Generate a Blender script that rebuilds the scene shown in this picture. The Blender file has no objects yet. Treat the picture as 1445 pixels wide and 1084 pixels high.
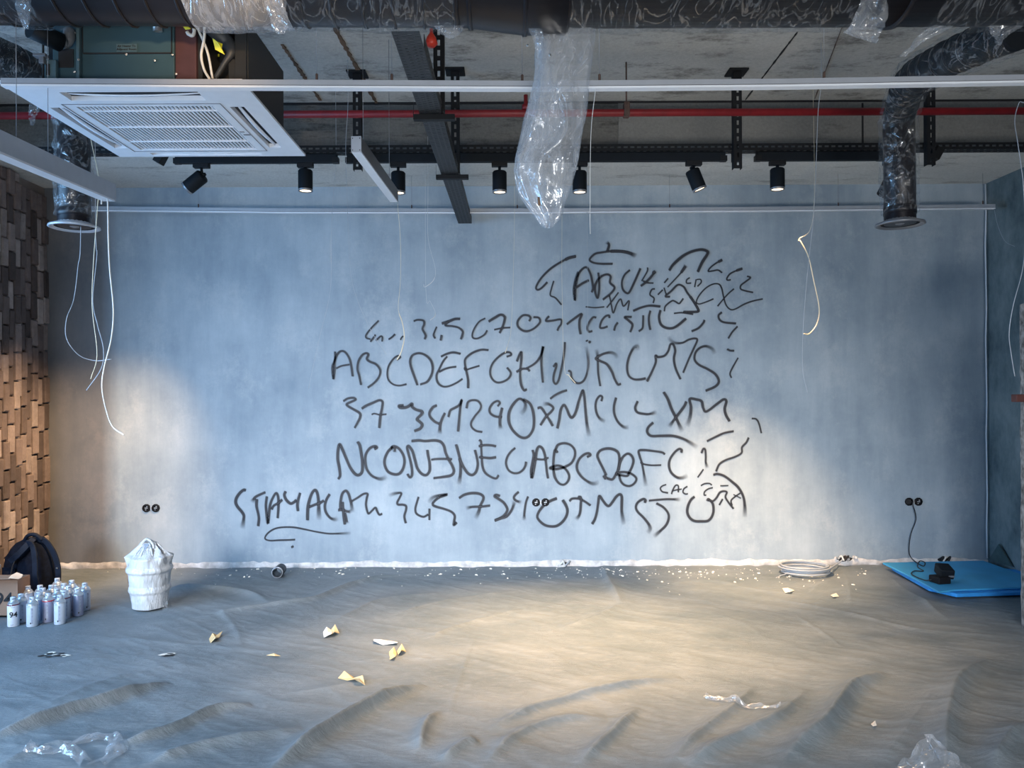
import bpy, math, random
import numpy as np
from mathutils import Vector, Matrix
random.seed(7); rng = np.random.default_rng(7)
C = bpy.context.scene.collection
# ---------------------------------------------------------------- camera, world, lights, exposure
FPX = 1085.0; VX, VY = 715.0, 553.0; H = 1.42; ROLL = math.radians(0.27)
cam_d = bpy.data.cameras.new('camera'); cam = bpy.data.objects.new('camera', cam_d); C.objects.link(cam)
cam_d.sensor_width = 36; cam_d.lens = FPX/1445*36
cam_d.shift_x = (722.5-VX)/1445; cam_d.shift_y = (VY-542)/1445
cam.matrix_world = Matrix.Translation((0, 0, H)) @ Matrix.Rotation(math.radians(90), 4, 'X') @ Matrix.Rotation(-ROLL, 4, 'Z')
cam_d.clip_start = 0.05
sc = bpy.context.scene; sc.camera = cam
sc.view_settings.view_transform = 'Standard'; sc.view_settings.look = 'None'
sc.view_settings.gamma = 1; sc.view_settings.use_curve_mapping = False
sc.view_settings.exposure = 0.0
w = bpy.data.worlds.new('world'); sc.world = w; w.use_nodes = True
bg = w.node_tree.nodes['Background']; bg.inputs[0].default_value = (0.34, 0.60, 1.0, 1); bg.inputs[1].default_value = 0.27

def aim(o, p):
    o.rotation_euler = (Vector(p)-o.location).to_track_quat('-Z', 'Y').to_euler()
def area(name, loc, target, sx, sy, power, col, spread=180):
    l = bpy.data.lights.new(name, 'AREA'); l.shape = 'RECTANGLE'; l.size = sx; l.size_y = sy
    l.energy = power; l.color = col; l.spread = math.radians(spread)
    o = bpy.data.objects.new(name, l); C.objects.link(o); o.location = loc; aim(o, target); return o
def spot(name, loc, target, power, col, ang, blend=1.0, size=0.03, parent=None):
    l = bpy.data.lights.new(name, 'SPOT'); l.energy = power; l.color = col
    l.spot_size = math.radians(ang); l.spot_blend = blend; l.shadow_soft_size = size
    o = bpy.data.objects.new(name, l); C.objects.link(o); o.location = loc; aim(o, target)
    if parent: o.parent = parent; o.matrix_parent_inverse = Matrix.Translation(-parent.location)
    return o
# daylight through the shop front behind the camera, falling downwards into the room
area('window_daylight', (-1.6, -2.2, 2.1), (0.2, 6.2, -0.1), 5.0, 0.9, 66, (0.96, 0.97, 1.0), 36)
area('side_window_daylight', (-3.9, 2.9, 1.7), (-0.6, 4.4, 0.5), 2.2, 1.8, 120, (0.30, 0.60, 1.0), 150)
# added upward fill that brightens the ceiling, with no visible source
area('ceiling_fill', (0.8, -2.0, 0.35), (0.4, 4.6, 3.4), 5.0, 0.6, 45, (1.0, 0.97, 0.92), 70)
WARM = (1.0, 0.64, 0.33)
spot('track_lamp_beam', (-0.55, 1.35, 2.35), (-1.02, 2.60, 2.80), 150, WARM, 30, 1.0, .03)

# ---------------------------------------------------------------- pixel to world helpers (layout only)
cR, sR = math.cos(ROLL), math.sin(ROLL)
def unroll(px, py):
    dx, dy = px-722.5, py-542.0
    # shift is applied in the camera frame, so rotate about the optical axis point
    dx, dy = px-VX, py-VY
    return dx*cR-dy*sR, dx*sR+dy*cR
def P(px, py, Y):
    dx, dy = unroll(px, py); return Vector((dx/FPX*Y, Y, H-dy/FPX*Y))
def G(px, py, z=0.0):
    dx, dy = unroll(px, py); Y = (H-z)*FPX/dy; return Vector((dx/FPX*Y, Y, z))
YW = 6.2; ZB = 3.08; ZS = 3.41; YB = 5.30; XL = -3.72; XR = 3.87

# ---------------------------------------------------------------- materials
def newmat(n):
    m = bpy.data.materials.new(n); m.use_nodes = True; nt = m.node_tree
    return m, nt, nt.nodes['Principled BSDF'], nt.nodes['Material Output']
def N(nt, t, **k):
    n = nt.nodes.new(t)
    for a, v in k.items():
        if isinstance(a, str) and hasattr(n, a): setattr(n, a, v)
    return n
def L(nt, a, b): nt.links.new(a, b)
def coords(nt, scale=(1, 1, 1), kind='Object'):
    tc = N(nt, 'ShaderNodeTexCoord'); mp = N(nt, 'ShaderNodeMapping'); mp.inputs['Scale'].default_value = scale
    L(nt, tc.outputs[kind], mp.inputs[0]); return mp.outputs[0]
def noise(nt, vec, scale, detail=4, rough=.55):
    n = N(nt, 'ShaderNodeTexNoise'); n.inputs['Scale'].default_value = scale; n.inputs['Detail'].default_value = detail
    n.inputs['Roughness'].default_value = rough; L(nt, vec, n.inputs['Vector']); return n.outputs[0]
def ramp(nt, fac, stops):
    r = N(nt, 'ShaderNodeValToRGB'); L(nt, fac, r.inputs[0]); e = r.color_ramp.elements
    while len(e) < len(stops): e.new(.5)
    for i, (p, c) in enumerate(stops):
        e[i].position = p; e[i].color = (*c, 1) if len(c) == 3 else c
    return r.outputs[0]
def mix(nt, f, a, b, mode='MIX'):
    m = N(nt, 'ShaderNodeMix'); m.data_type = 'RGBA'; m.blend_type = mode
    for s, v in ((m.inputs[0], f), (m.inputs[6], a), (m.inputs[7], b)):
        if hasattr(v, 'links') or isinstance(v, bpy.types.NodeSocket): L(nt, v, s)
        else: s.default_value = v if isinstance(v, (int, float)) else (*v, 1)
    return m.outputs[2]
def bump(nt, b, h, strength=.3, dist=.01):
    n = N(nt, 'ShaderNodeBump'); n.inputs['Strength'].default_value = strength; n.inputs['Distance'].default_value = dist
    L(nt, h, n.inputs['Height']); L(nt, n.outputs[0], b.inputs['Normal'])
def plain(n, col, rough=.5, metal=0.0, var=.12, scale=20, bmp=0.0, spec=None):
    m, nt, b, o = newmat(n); v = coords(nt); f = noise(nt, v, scale)
    lo = tuple(c*(1-var) for c in col); hi = tuple(min(1, c*(1+var)) for c in col)
    L(nt, ramp(nt, f, [(.3, lo), (.7, hi)]), b.inputs['Base Color'])
    b.inputs['Roughness'].default_value = rough; b.inputs['Metallic'].default_value = metal
    if spec is not None: b.inputs['Specular IOR Level'].default_value = spec
    if bmp: bump(nt, b, noise(nt, v, scale*3), bmp, .004)
    return m
def emis(n, col, s):
    m, nt, b, o = newmat(n); b.inputs['Base Color'].default_value = (*col, 1)
    b.inputs['Emission Color'].default_value = (*col, 1); b.inputs['Emission Strength'].default_value = s; return m
M = {}
# plaster wall, cool grey, brushed vertically
m, nt, b, o = newmat('wall_plaster'); v = coords(nt)
cloud = noise(nt, v, 1.15, 8, .66)
streak = noise(nt, coords(nt, (3.2, 3.2, .5)), 2.2, 6, .65)
patch = noise(nt, coords(nt, (1, 1, .8)), 2.6, 9, .75)
c1 = ramp(nt, cloud, [(.3, (.165, .23, .295)), (.7, (.39, .46, .52))])
c2 = mix(nt, .26, c1, ramp(nt, streak, [(.3, (.17, .215, .26)), (.7, (.47, .51, .54))]))
c3 = mix(nt, ramp(nt, patch, [(.52, (0, 0, 0)), (.72, (.55, .55, .55))]), c2, (.50, .53, .55))
c4 = mix(nt, ramp(nt, noise(nt, v, 26, 4, .8), [(.66, (0, 0, 0)), (.8, (.25, .25, .25))]), c3, (.12, .15, .19))
sx_ = N(nt, 'ShaderNodeSeparateXYZ'); L(nt, v, sx_.inputs[0]); ed_ = N(nt, 'ShaderNodeMapRange'); L(nt, sx_.outputs[0], ed_.inputs[0])
ed_.inputs[1].default_value = -3.27; ed_.inputs[2].default_value = -3.12; ed_.inputs[3].default_value = 1; ed_.inputs[4].default_value = 0
c4 = mix(nt, ed_.outputs[0], c4, mix(nt, 1.0, c4, (.50, .43, .40), 'MULTIPLY'))   # older, browner render left of the skim coat
L(nt, c4, b.inputs['Base Color']); b.inputs['Roughness'].default_value = .72; bump(nt, b, patch, .25, .01); M['wall'] = m
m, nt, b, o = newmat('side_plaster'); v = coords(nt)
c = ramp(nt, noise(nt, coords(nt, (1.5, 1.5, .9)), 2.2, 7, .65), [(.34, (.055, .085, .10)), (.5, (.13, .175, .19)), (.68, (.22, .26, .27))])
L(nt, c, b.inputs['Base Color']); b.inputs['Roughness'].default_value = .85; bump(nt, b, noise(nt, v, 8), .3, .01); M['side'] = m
m, nt, b, o = newmat('left_plaster'); v = coords(nt)
L(nt, ramp(nt, noise(nt, v, 3, 5), [(.3, (.16, .13, .12)), (.7, (.26, .22, .20))]), b.inputs['Base Color']); M['mortar'] = m
def concrete(name, base, hi, stain, stain_amt, streakdir=(1, 1, 1), sscale=5):
    m, nt, b, o = newmat(name); v = coords(nt)
    a = ramp(nt, noise(nt, v, 1.3, 6, .62), [(.32, base), (.68, hi)])
    s = noise(nt, coords(nt, streakdir), sscale, 8, .75)
    a = mix(nt, ramp(nt, s, [(.585-.08*stain_amt, (0, 0, 0)), (.645, (stain_amt, stain_amt, stain_amt))]), a, stain)
    fine = noise(nt, v, 60, 3, .7)
    a = mix(nt, .35, a, ramp(nt, fine, [(.3, tuple(x*.6 for x in base)), (.7, hi)]))
    L(nt, a, b.inputs['Base Color']); b.inputs['Roughness'].default_value = .9; bump(nt, b, s, .4, .01); return m
M['slab'] = concrete('slab_concrete', (.34, .35, .34), (.50, .50, .48), (.045, .04, .035), .9, (.8, 1.6, 1), 3)
M['beam'] = concrete('beam_concrete', (.15, .15, .145), (.22, .22, .21), (.05, .048, .044), .5, (.6, 1, 2.5), 4)
M['beam_rough'] = concrete('rough_beam_concrete', (.085, .085, .08), (.17, .165, .155), (.022, .02, .018), .9, (.5, 1, 3), 8)
M['soffit'] = concrete('soffit_concrete', (.50, .51, .49), (.68, .68, .65), (.08, .065, .05), .6, (.6, 2, 1), 3)
# drop cloth
m, nt, b, o = newmat('sheet'); v = coords(nt)
a = ramp(nt, noise(nt, coords(nt, (.8, 1.4, 1)), 1.6, 7, .65), [(.3, (.095, .125, .145)), (.5, (.15, .18, .20)), (.7, (.21, .24, .26))])
fine = noise(nt, coords(nt, (2, 6, 1)), 9, 7, .75)
a = mix(nt, ramp(nt, fine, [(.5, (0, 0, 0)), (.75, (.35, .35, .35))]), a, (.36, .38, .40))
a = mix(nt, ramp(nt, noise(nt, v, 14, 8, .8), [(.62, (0, 0, 0)), (.75, (.6, .6, .6))]), a, (.05, .055, .06))
L(nt, a, b.inputs['Base Color']); b.inputs['Roughness'].default_value = .5; bump(nt, b, fine, .45, .015); M['sheet'] = m
M['floor'] = plain('screed', (.2, .2, .2), .9)
# bricks: colour varies from brick to brick
m, nt, b, o = newmat('brick'); v = coords(nt, kind='Object'); oi = N(nt, 'ShaderNodeObjectInfo')
base = ramp(nt, oi.outputs['Random'], [(0, (.075, .058, .056)), (.3, (.16, .125, .118)), (.6, (.25, .20, .19)), (.85, (.34, .285, .27)), (1, (.44, .38, .36))])
ad = N(nt, 'ShaderNodeVectorMath'); ad.operation = 'ADD'; L(nt, v, ad.inputs[0]); L(nt, oi.outputs['Location'], ad.inputs[1])
nn = noise(nt, ad.outputs[0], 14, 6, .7)
L(nt, mix(nt, .6, base, mix(nt, 1.0, base, ramp(nt, nn, [(.3, (.35, .33, .32)), (.7, (1, 1, 1))]), 'MULTIPLY')), b.inputs['Base Color'])
b.inputs['Roughness'].default_value = .9; bump(nt, b, nn, .6, .01); M['brick'] = m
M['black'] = plain('black_metal', (.006, .007, .009), .6, 0, spec=.25)
M['black_duct'] = plain('dark_duct_metal', (.012, .011, .014), .36, .2, spec=.4)
M['matt_black'] = plain('matt_black', (.005, .008, .012), .65, spec=.2)
M['white'] = plain('white_paint', (.62, .65, .70), .4, var=.03)
M['alu'] = plain('aluminium', (.42, .45, .50), .35, .35, var=.04)
M['alu_dark'] = plain('aluminium_side', (.20, .21, .23), .4, .5, var=.08)
M['diffuser'] = plain('lamp_diffuser', (.70, .74, .80), .35, var=.02)
M['ac_white'] = plain('cassette_white', (.66, .70, .76), .4, var=.03)
M['ac_dark'] = plain('grille_shadow', (.015, .02, .03), .8)
M['teal'] = plain('galvanised_teal', (.045, .095, .12), .5, .3, var=.18, scale=3)
M['teal_side'] = plain('galvanised_side', (.03, .033, .037), .5, .4, var=.1, scale=3)
M['teal_light'] = plain('galvanised_light', (.10, .17, .20), .45, .4)
M['maroon'] = plain('maroon_panel', (.07, .03, .035), .6)
M['hose'] = plain('rubber_hose', (.03, .035, .042), .55)
M['yellow'] = plain('yellow_tag', (.75, .68, .03), .5, var=.2)
M['red'] = plain('red_pipe', (.17, .006, .01), .5, var=.15)
M['redcap'] = plain('red_fitting', (.55, .04, .02), .4)
M['rust'] = plain('rusty_steel', (.09, .055, .045), .8, .1, var=.4)
M['wood'] = plain('stained_wood', (.10, .06, .035), .9, var=.5, scale=12)
M['wire_white'] = plain('white_cable', (.62, .62, .60), .45, var=.05)
M['wire_cream'] = plain('cream_cable', (.70, .62, .45), .45, var=.05)
M['wire_grey'] = plain('grey_cable', (.33, .36, .40), .5, var=.05)
M['wire_black'] = plain('black_cable', (.01, .01, .012), .5)
M['screw'] = plain('zinc_screw', (.55, .55, .55), .3, .9)
M['navy'] = plain('navy_fabric', (.004, .007, .016), .85, var=.35, scale=40, bmp=.3, spec=.12)
M['navy_strap'] = plain('strap_webbing', (.006, .011, .024), .7, var=.3, spec=.2)
M['card'] = plain('cardboard', (.27, .165, .11), .85, var=.12, scale=8)
M['card_light'] = plain('cardboard_inside', (.62, .46, .33), .85, var=.1)
M['ink'] = plain('ink', (.012, .012, .014), .7)
M['can'] = plain('can_grey_white', (.50, .54, .62), .32, .25, var=.1, scale=9)
M['can_violet'] = plain('can_violet_grey', (.30, .32, .44), .32, .25, var=.1, scale=9)
M['can_white'] = plain('can_white', (.54, .60, .68), .32, .1, var=.05)
M['can_label'] = plain('can_label_white', (.66, .68, .72), .45, var=.04)
M['can_text'] = plain('can_small_print', (.33, .36, .44), .6, var=.3, scale=90)
M['can_top'] = plain('can_shoulder', (.52, .56, .60), .3, .6)
M['red_ring'] = plain('red_ring', (.45, .02, .03), .4)
M['dark_ring'] = plain('maroon_ring', (.16, .03, .05), .4)
M['blue'] = plain('blue_foam', (.05, .36, .68), .6, var=.08, scale=5, bmp=.15)
M['blue_edge'] = plain('blue_foam_edge', (.03, .30, .78), .6, var=.1, scale=12)
M['socket'] = plain('socket_black', (.008, .008, .010), .6, spec=.2)
M['plate'] = plain('socket_metal', (.45, .47, .5), .4, .5)
M['led'] = emis('green_led', (.05, .9, .35), 3)
M['bag'] = None
m, nt, b, o = newmat('bag_film'); v = coords(nt)
L(nt, ramp(nt, noise(nt, v, 9, 4), [(.3, (.50, .52, .54)), (.7, (.68, .69, .70))]), b.inputs['Base Color'])
b.inputs['Roughness'].default_value = .35; 
bump(nt, b, noise(nt, coords(nt, (3, 3, 1)), 9, 5, .6), .9, .02); M['bag'] = m
M['orange'] = plain('orange_print', (.80, .12, .02), .45)
M['pink'] = plain('pink_print', (.75, .10, .14), .45)
M['print_grey'] = plain('grey_print', (.16, .2, .26), .5)
M['paper'] = plain('paper_scrap', (.78, .76, .70), .8, var=.06)
M['tan'] = plain('masking_paper', (.62, .47, .25), .8, var=.12)
M['plaster_white'] = plain('white_plaster', (.56, .55, .55), .9, var=.3, scale=18, bmp=.6)
M['stone_rough'] = plain('rough_render', (.30, .27, .25), .95, var=.75, scale=26, bmp=.9)
M['board'] = plain('green_board', (.05, .085, .09), .8, var=.2)
M['brownbox'] = plain('brown_box', (.10, .03, .025), .6)
M['hole'] = plain('dark_gap', (.012, .012, .014), .9)
M['crumb'] = plain('plaster_crumb', (.72, .68, .60), .9, var=.1)
# spray paint: edges of the ribbon fade through the 'a' attribute
m, nt, b, o = newmat('spray_paint'); b.inputs['Base Color'].default_value = (.012, .014, .022, 1); b.inputs['Roughness'].default_value = .6
at = N(nt, 'ShaderNodeAttribute'); at.attribute_name = 'a'; tr = N(nt, 'ShaderNodeBsdfTransparent'); mx = N(nt, 'ShaderNodeMixShader')
L(nt, at.outputs['Fac'], mx.inputs[0]); L(nt, tr.outputs[0], mx.inputs[1]); L(nt, b.outputs[0], mx.inputs[2]); L(nt, mx.outputs[0], o.inputs[0]); M['paint'] = m
# clear plastic film
def film(name, body=.16, streak=.55, sc=(2, 2, 2), scale=9, tint=(.85, .88, .92), lo=.5, hi=.68):
    m, nt, b, o = newmat(name); nt.nodes.remove(b); v = coords(nt, sc)
    n1 = noise(nt, v, scale, 6, .7)
    nd = N(nt, 'ShaderNodeTexNoise'); nd.inputs['Scale'].default_value = scale*.8; nd.inputs['Detail'].default_value = 3; nd.inputs['Distortion'].default_value = 1.8
    L(nt, v, nd.inputs['Vector'])
    # thin crease lines where the noise crosses its middle value
    cr = ramp(nt, nd.outputs[0], [(.46, (0, 0, 0)), (.495, (1, 1, 1)), (.53, (0, 0, 0))])
    f = mix(nt, .5, ramp(nt, n1, [(lo, (0, 0, 0)), (hi, (1, 1, 1))]), cr)  # pale streaks painted in for highlights, mixed with the creases
    fac = N(nt, 'ShaderNodeMath', operation='MULTIPLY_ADD'); L(nt, f, fac.inputs[0]); fac.inputs[1].default_value = streak; fac.inputs[2].default_value = body
    fac.use_clamp = True
    bp = N(nt, 'ShaderNodeBump'); bp.inputs['Strength'].default_value = .9; bp.inputs['Distance'].default_value = .02; L(nt, nd.outputs[0], bp.inputs['Height'])
    gl = N(nt, 'ShaderNodeBsdfGlossy'); gl.inputs['Roughness'].default_value = .18; gl.inputs[0].default_value = (1, 1, 1, 1); L(nt, bp.outputs[0], gl.inputs['Normal'])
    df = N(nt, 'ShaderNodeBsdfDiffuse'); df.inputs[0].default_value = (*tint, 1)
    tl = N(nt, 'ShaderNodeBsdfTranslucent'); tl.inputs[0].default_value = (*tint, 1)
    a = N(nt, 'ShaderNodeMixShader'); a.inputs[0].default_value = .5; L(nt, df.outputs[0], a.inputs[1]); L(nt, tl.outputs[0], a.inputs[2])
    g = N(nt, 'ShaderNodeMixShader'); g.inputs[0].default_value = .45; L(nt, a.outputs[0], g.inputs[1]); L(nt, gl.outputs[0], g.inputs[2])
    tr = N(nt, 'ShaderNodeBsdfTransparent'); tr.inputs[0].default_value = (.95, .96, .97, 1)
    e = N(nt, 'ShaderNodeMixShader'); L(nt, fac.outputs[0], e.inputs[0]); L(nt, tr.outputs[0], e.inputs[1]); L(nt, g.outputs[0], e.inputs[2])
    L(nt, e.outputs[0], o.inputs[0]); return m
M['film'] = film('clear_film', .27, .45, (2, 2, 1.2), 5)
M['film_wrap'] = film('wrap_film', .05, .55, (3.5, 2, 2.4), 5, lo=.56, hi=.75)
M['film_duct'] = film('duct_wrap_film', .04, .45, (2.4, 1, .8), 8, lo=.58, hi=.76)
M['film_gold'] = film('tight_wrap_film', .35, .6, (3, 1, .8), 7, lo=.45, hi=.65)
M['film_thick'] = film('milky_film', .30, .4, (2, 2, 1.2), 6)

# ---------------------------------------------------------------- mesh helpers
class MB:
    def __init__(s): s.v = []; s.f = []; s.sm = []
    def add(s, vs, fs, smooth=False):
        n = len(s.v); s.v += [tuple(x) for x in vs]; s.f += [tuple(i+n for i in f) for f in fs]; s.sm += [smooth]*len(fs); return s
    def box(s, c, d, rz=0.0, R=None):
        hx, hy, hz = d[0]/2, d[1]/2, d[2]/2
        R = R or Matrix.Rotation(rz, 3, 'Z'); c = Vector(c)
        vs = [c+R@Vector((x*hx, y*hy, z*hz)) for z in (-1, 1) for y in (-1, 1) for x in (-1, 1)]
        return s.add(vs, [(0, 2, 3, 1), (4, 5, 7, 6), (0, 1, 5, 4), (2, 6, 7, 3), (0, 4, 6, 2), (1, 3, 7, 5)])
    def span(s, a, b):
        return s.box([(a[i]+b[i])/2 for i in range(3)], [abs(b[i]-a[i]) for i in range(3)])
    def tube(s, pts, r, seg=8, caps=True):
        pts = [Vector(p) for p in pts]; n = len(pts); rr = r if hasattr(r, '__len__') else [r]*n
        rings = []; up = None
        for i, p in enumerate(pts):
            t = (pts[min(i+1, n-1)]-pts[max(i-1, 0)]).normalized()
            if up is None:
                up = Vector((0, 0, 1)) if abs(t.z) < .9 else Vector((0, 1, 0))
            x = t.cross(up)
            if x.length < 1e-5: x = t.cross(Vector((1, 0, 0)))
            x.normalize(); up = x.cross(t).normalized()
            rings += [p+(x*math.cos(a)+up*math.sin(a))*rr[i] for a in [k*2*math.pi/seg for k in range(seg)]]
        fs = [(i*seg+k, i*seg+(k+1) % seg, (i+1)*seg+(k+1) % seg, (i+1)*seg+k) for i in range(n-1) for k in range(seg)]
        s.add(rings, fs, True)
        if caps:
            b = len(s.v)-n*seg
            s.f += [tuple(b+k for k in reversed(range(seg))), tuple(b+(n-1)*seg+k for k in range(seg))]; s.sm += [False, False]
        return s
    def lathe(s, prof, base=(0, 0, 0), seg=24, R=None, smooth=True):
        base = Vector(base); R = R or Matrix.Identity(3); n = len(prof)
        vs = [base+R@Vector((r*math.cos(2*math.pi*k/seg), r*math.sin(2*math.pi*k/seg), z)) for r, z in prof for k in range(seg)]
        fs = [(i*seg+k, i*seg+(k+1) % seg, (i+1)*seg+(k+1) % seg, (i+1)*seg+k) for i in range(n-1) for k in range(seg)]
        return s.add(vs, fs, smooth)
    def grid(s, fn, nu, nv, smooth=True, closed=False):
        vs = [fn(u/(nu-1) if not closed else u/nu, q/(nv-1)) for q in range(nv) for u in range(nu)]
        fs = []
        for q in range(nv-1):
            for u in range(nu if closed else nu-1):
                u2 = (u+1) % nu; fs.append((q*nu+u, q*nu+u2, (q+1)*nu+u2, (q+1)*nu+u))
        return s.add(vs, fs, smooth)
    def perf(s, o, U, V, lu, wv, rows, slot, pitch, sw, margin=.02):
        """perforated plate: origin o, unit dirs U (length) and V (width); rows of real slots"""
        o, U, V = Vector(o), Vector(U), Vector(V)
        def q(a, b, c, d): s.add([o+U*a+V*c, o+U*b+V*c, o+U*b+V*d, o+U*a+V*d], [(0, 1, 2, 3)])
        band = wv/rows; v = 0
        for r in range(rows):
            c = (r+.5)*band; q(0, lu, v, c-sw/2); off = (pitch/2 if r % 2 else 0)
            u = 0; k = margin+off
            while k+slot < lu-margin/2:
                q(u, k, c-sw/2, c+sw/2); u = k+slot; k += pitch
            q(u, lu, c-sw/2, c+sw/2); v = c+sw/2
        q(0, lu, v, wv); return s
    def obj(s, name, mat, parent=None, origin=None, bevel=0, solid=0):
        me = bpy.data.meshes.new(name); o = bpy.data.objects.new(name, me); C.objects.link(o)
        org = Vector(parent.location) if parent is not None and not origin else Vector(origin or (0, 0, 0))
        pw = Vector((0, 0, 0)); q = parent
        while q is not None: pw += Vector(q.location); q = q.parent
        if parent is not None: org = pw
        elif origin is None: org = Vector((0, 0, 0))
        me.from_pydata([tuple(Vector(v)-org) for v in s.v], [], s.f); me.update()
        me.polygons.foreach_set('use_smooth', s.sm)
        me.materials.append(M[mat] if isinstance(mat, str) else mat)
        if parent is not None: o.parent = parent
        elif origin is not None: o.location = org
        if solid: md = o.modifiers.new('thickness', 'SOLIDIFY'); md.thickness = solid; md.offset = 0
        if bevel: md = o.modifiers.new('bevel', 'BEVEL'); md.width = bevel; md.segments = 2; md.limit_method = 'ANGLE'
        return o
def thing(name, label, cat, loc, group=None):
    o = bpy.data.objects.new(name, None); C.objects.link(o); o.location = loc; o.empty_display_size = .05
    return tag(o, label, cat, group)
def tag(o, label, cat, group=None, kind=None):
    if label: o['label'] = label
    if cat: o['category'] = cat
    if group: o['group'] = group
    if kind: o['kind'] = kind
    return o
def struct(o): o['kind'] = 'structure'; return o
def spline(pts, n=8):
    pts = [Vector(p) for p in pts]
    if len(pts) < 3:
        return [pts[0].lerp(pts[-1], i/n) for i in range(n+1)]
    q = [pts[0]*2-pts[1]]+pts+[pts[-1]*2-pts[-2]]; out = []
    for i in range(1, len(q)-2):
        a, b_, c, d = q[i-1:i+3]
        for k in range(n):
            t = k/n
            out.append(.5*((2*b_)+(c-a)*t+(2*a-5*b_+4*c-d)*t*t+(3*b_-a-3*c+d)*t*t*t))
    out.append(pts[-1]); return out
# value noise on arrays
_tab = rng.random((256, 256))
def vn(x, y):
    x = np.asarray(x, float); y = np.asarray(y, float); xi = np.floor(x).astype(int); yi = np.floor(y).astype(int)
    fx = x-xi; fy = y-yi; fx = fx*fx*(3-2*fx); fy = fy*fy*(3-2*fy)
    g = lambda a, b_: _tab[a % 256, b_ % 256]
    return (g(xi, yi)*(1-fx)+g(xi+1, yi)*fx)*(1-fy)+(g(xi, yi+1)*(1-fx)+g(xi+1, yi+1)*fx)*fy
def fbm(x, y, o=4):
    s = 0; a = .5
    for i in range(o): s = s+a*vn(x*2**i+17*i, y*2**i+31*i); a *= .5
    return s

# ================================================================ SETTING
X0, X1 = XL, XR
wall_back = struct(MB().span((X0-.2, YW, -.05), (X1+.2, YW+.15, 3.6)).obj('wall_back', 'wall'))
floor = struct(MB().span((X0-.2, -2.6, -.15), (X1+.2, YW+.1, -.045)).obj('floor', 'floor'))
ceiling = struct(MB().span((X0-.2, -2.6, ZS), (X1+.2, YB+.05, ZS+.15)).obj('ceiling', 'slab'))
wall_left = struct(MB().span((X0-.15, 4.45, -.05), (X0, YW+.1, 3.5)).obj('wall_left', 'mortar'))
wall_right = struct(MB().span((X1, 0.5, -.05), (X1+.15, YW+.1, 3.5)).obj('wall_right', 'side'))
beam = struct(MB().span((X0-.1, YB, ZB), (X1+.1, YW+.1, 3.55)).obj('trim_1', 'soffit'))
# rough, dark stretch of the beam face and the smoother stretch right of it, 2 cm proud of the core
xs = P(872, 180, YB).x
MB().grid(lambda u, q: Vector((X0+u*(xs-X0), YB-.006-.012*float(vn(u*60, q*8)), ZB+.001+q*(ZS-ZB-.002))), 120, 14).obj('rough_face', 'beam_rough', beam)
MB().span((xs, YB-.022, ZB), (X1, YB-.001, ZS)).obj('smooth_face', 'beam', beam)
xj = P(1215, 180, YB).x
MB().span((xj-.006, YB-.026, ZB+.01), (xj+.006, YB-.0215, ZS-.02)).obj('casting_joint', 'hole', beam)
# casting joints of the slab, running away from the camera, and a cross joint against the beam
def slab_joint(pa, pb, wd, mat, name):
    def at(px, py):
        dx, dy = unroll(px, py); Y = (ZS-H)*FPX/-dy; return Vector((dx/FPX*Y, Y, ZS-.004))
    a, b_ = at(*pa), at(*pb); m_ = MB(); n = 40; d = (b_-a); t = Vector((d.y, -d.x, 0)).normalized()
    vs = []
    for i in range(n+1):
        p = a+d*i/n; w1 = wd*(.35+1.0*random.random()); vs += [p-t*w1, p+t*w1]
    m_.add(vs, [(2*i, 2*i+1, 2*i+3, 2*i+2) for i in range(n)]); return m_.obj(name, mat, ceiling, solid=.006)
slab_joint((398, 62), (452, 141), .012, 'wood', 'joint_strip'); slab_joint((472, 38), (533, 148), .012, 'wood', 'joint_strip')
slab_joint((1125, 45), (1052, 140), .004, 'hole', 'joint_line'); slab_joint((1195, 20), (1150, 138), .002, 'rust', 'joint_line')
slab_joint((30, 30), (210, 138), .004, 'hole', 'joint_line')
MB().span((X0, YB-.03, ZS-.012), (X1, YB-.001, ZS+.001)).obj('joint_line', 'hole', ceiling)
# bare render strip low on the back wall, ragged on both edges
def strip(u, q):
    x = X0+u*(X1-X0); t = .02+.045*float(fbm(x*5+9, 3.3))+.012*float(vn(x*22, 8.1))
    return Vector((x, YW-.004-.012*float(vn(x*18, q*3+2))*(1-abs(2*q-1)**4), -.01+q*(t+.02)))
struct(MB().grid(strip, 600, 6).obj('baseboard_back', 'plaster_white'))
# corner bead: thin pale conduit in the right corner
a, b_ = P(1392, 256, 6.12), P(1391, 790, 6.12)
cond = MB().tube([(X1-.02, 6.17, a.z-.01)]+[(X1-.02+.004*math.sin(k*2.1), 6.17, a.z+(b_.z-a.z)*k/12) for k in range(1, 13)], .006, 6).obj('corner_conduit', 'white', origin=(X1-.02, 6.17, 0))
tag(cond, 'thin white conduit running up the right corner of the room', 'conduit')
# bricks of the left wall, laid upright, uneven
bm = MB().box((0, 0, 0), (.03, .069, .205)); proto = bm.obj('brick', 'brick', wall_left, bevel=0)
def brick_mesh(seed):
    r = random.Random(seed); mb = MB(); hy, hz = .0335, .1; v = []
    for x, ins in ((-.03, 0), (.008, 0), (.015, .006)):
        for sy, sz in ((-1, -1), (1, -1), (1, 1), (-1, 1)):
            v.append((x+r.uniform(-.002, .002), sy*(hy-ins+r.uniform(-.002, .001)), sz*(hz-ins+r.uniform(-.002, .002))))
    f = [(a, a+1 if a % 4 < 3 else a-3, (a+5 if a % 4 < 3 else a+1), a+4) for a in range(8)]+[(8, 9, 10, 11)]
    me = bpy.data.meshes.new('brick'); me.from_pydata(v, [], f); me.update(); me.materials.append(M['brick']); return me
bmeshes = [brick_mesh(i) for i in range(6)]
proto.data = bmeshes[0]; cols = 17; first = True
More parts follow.
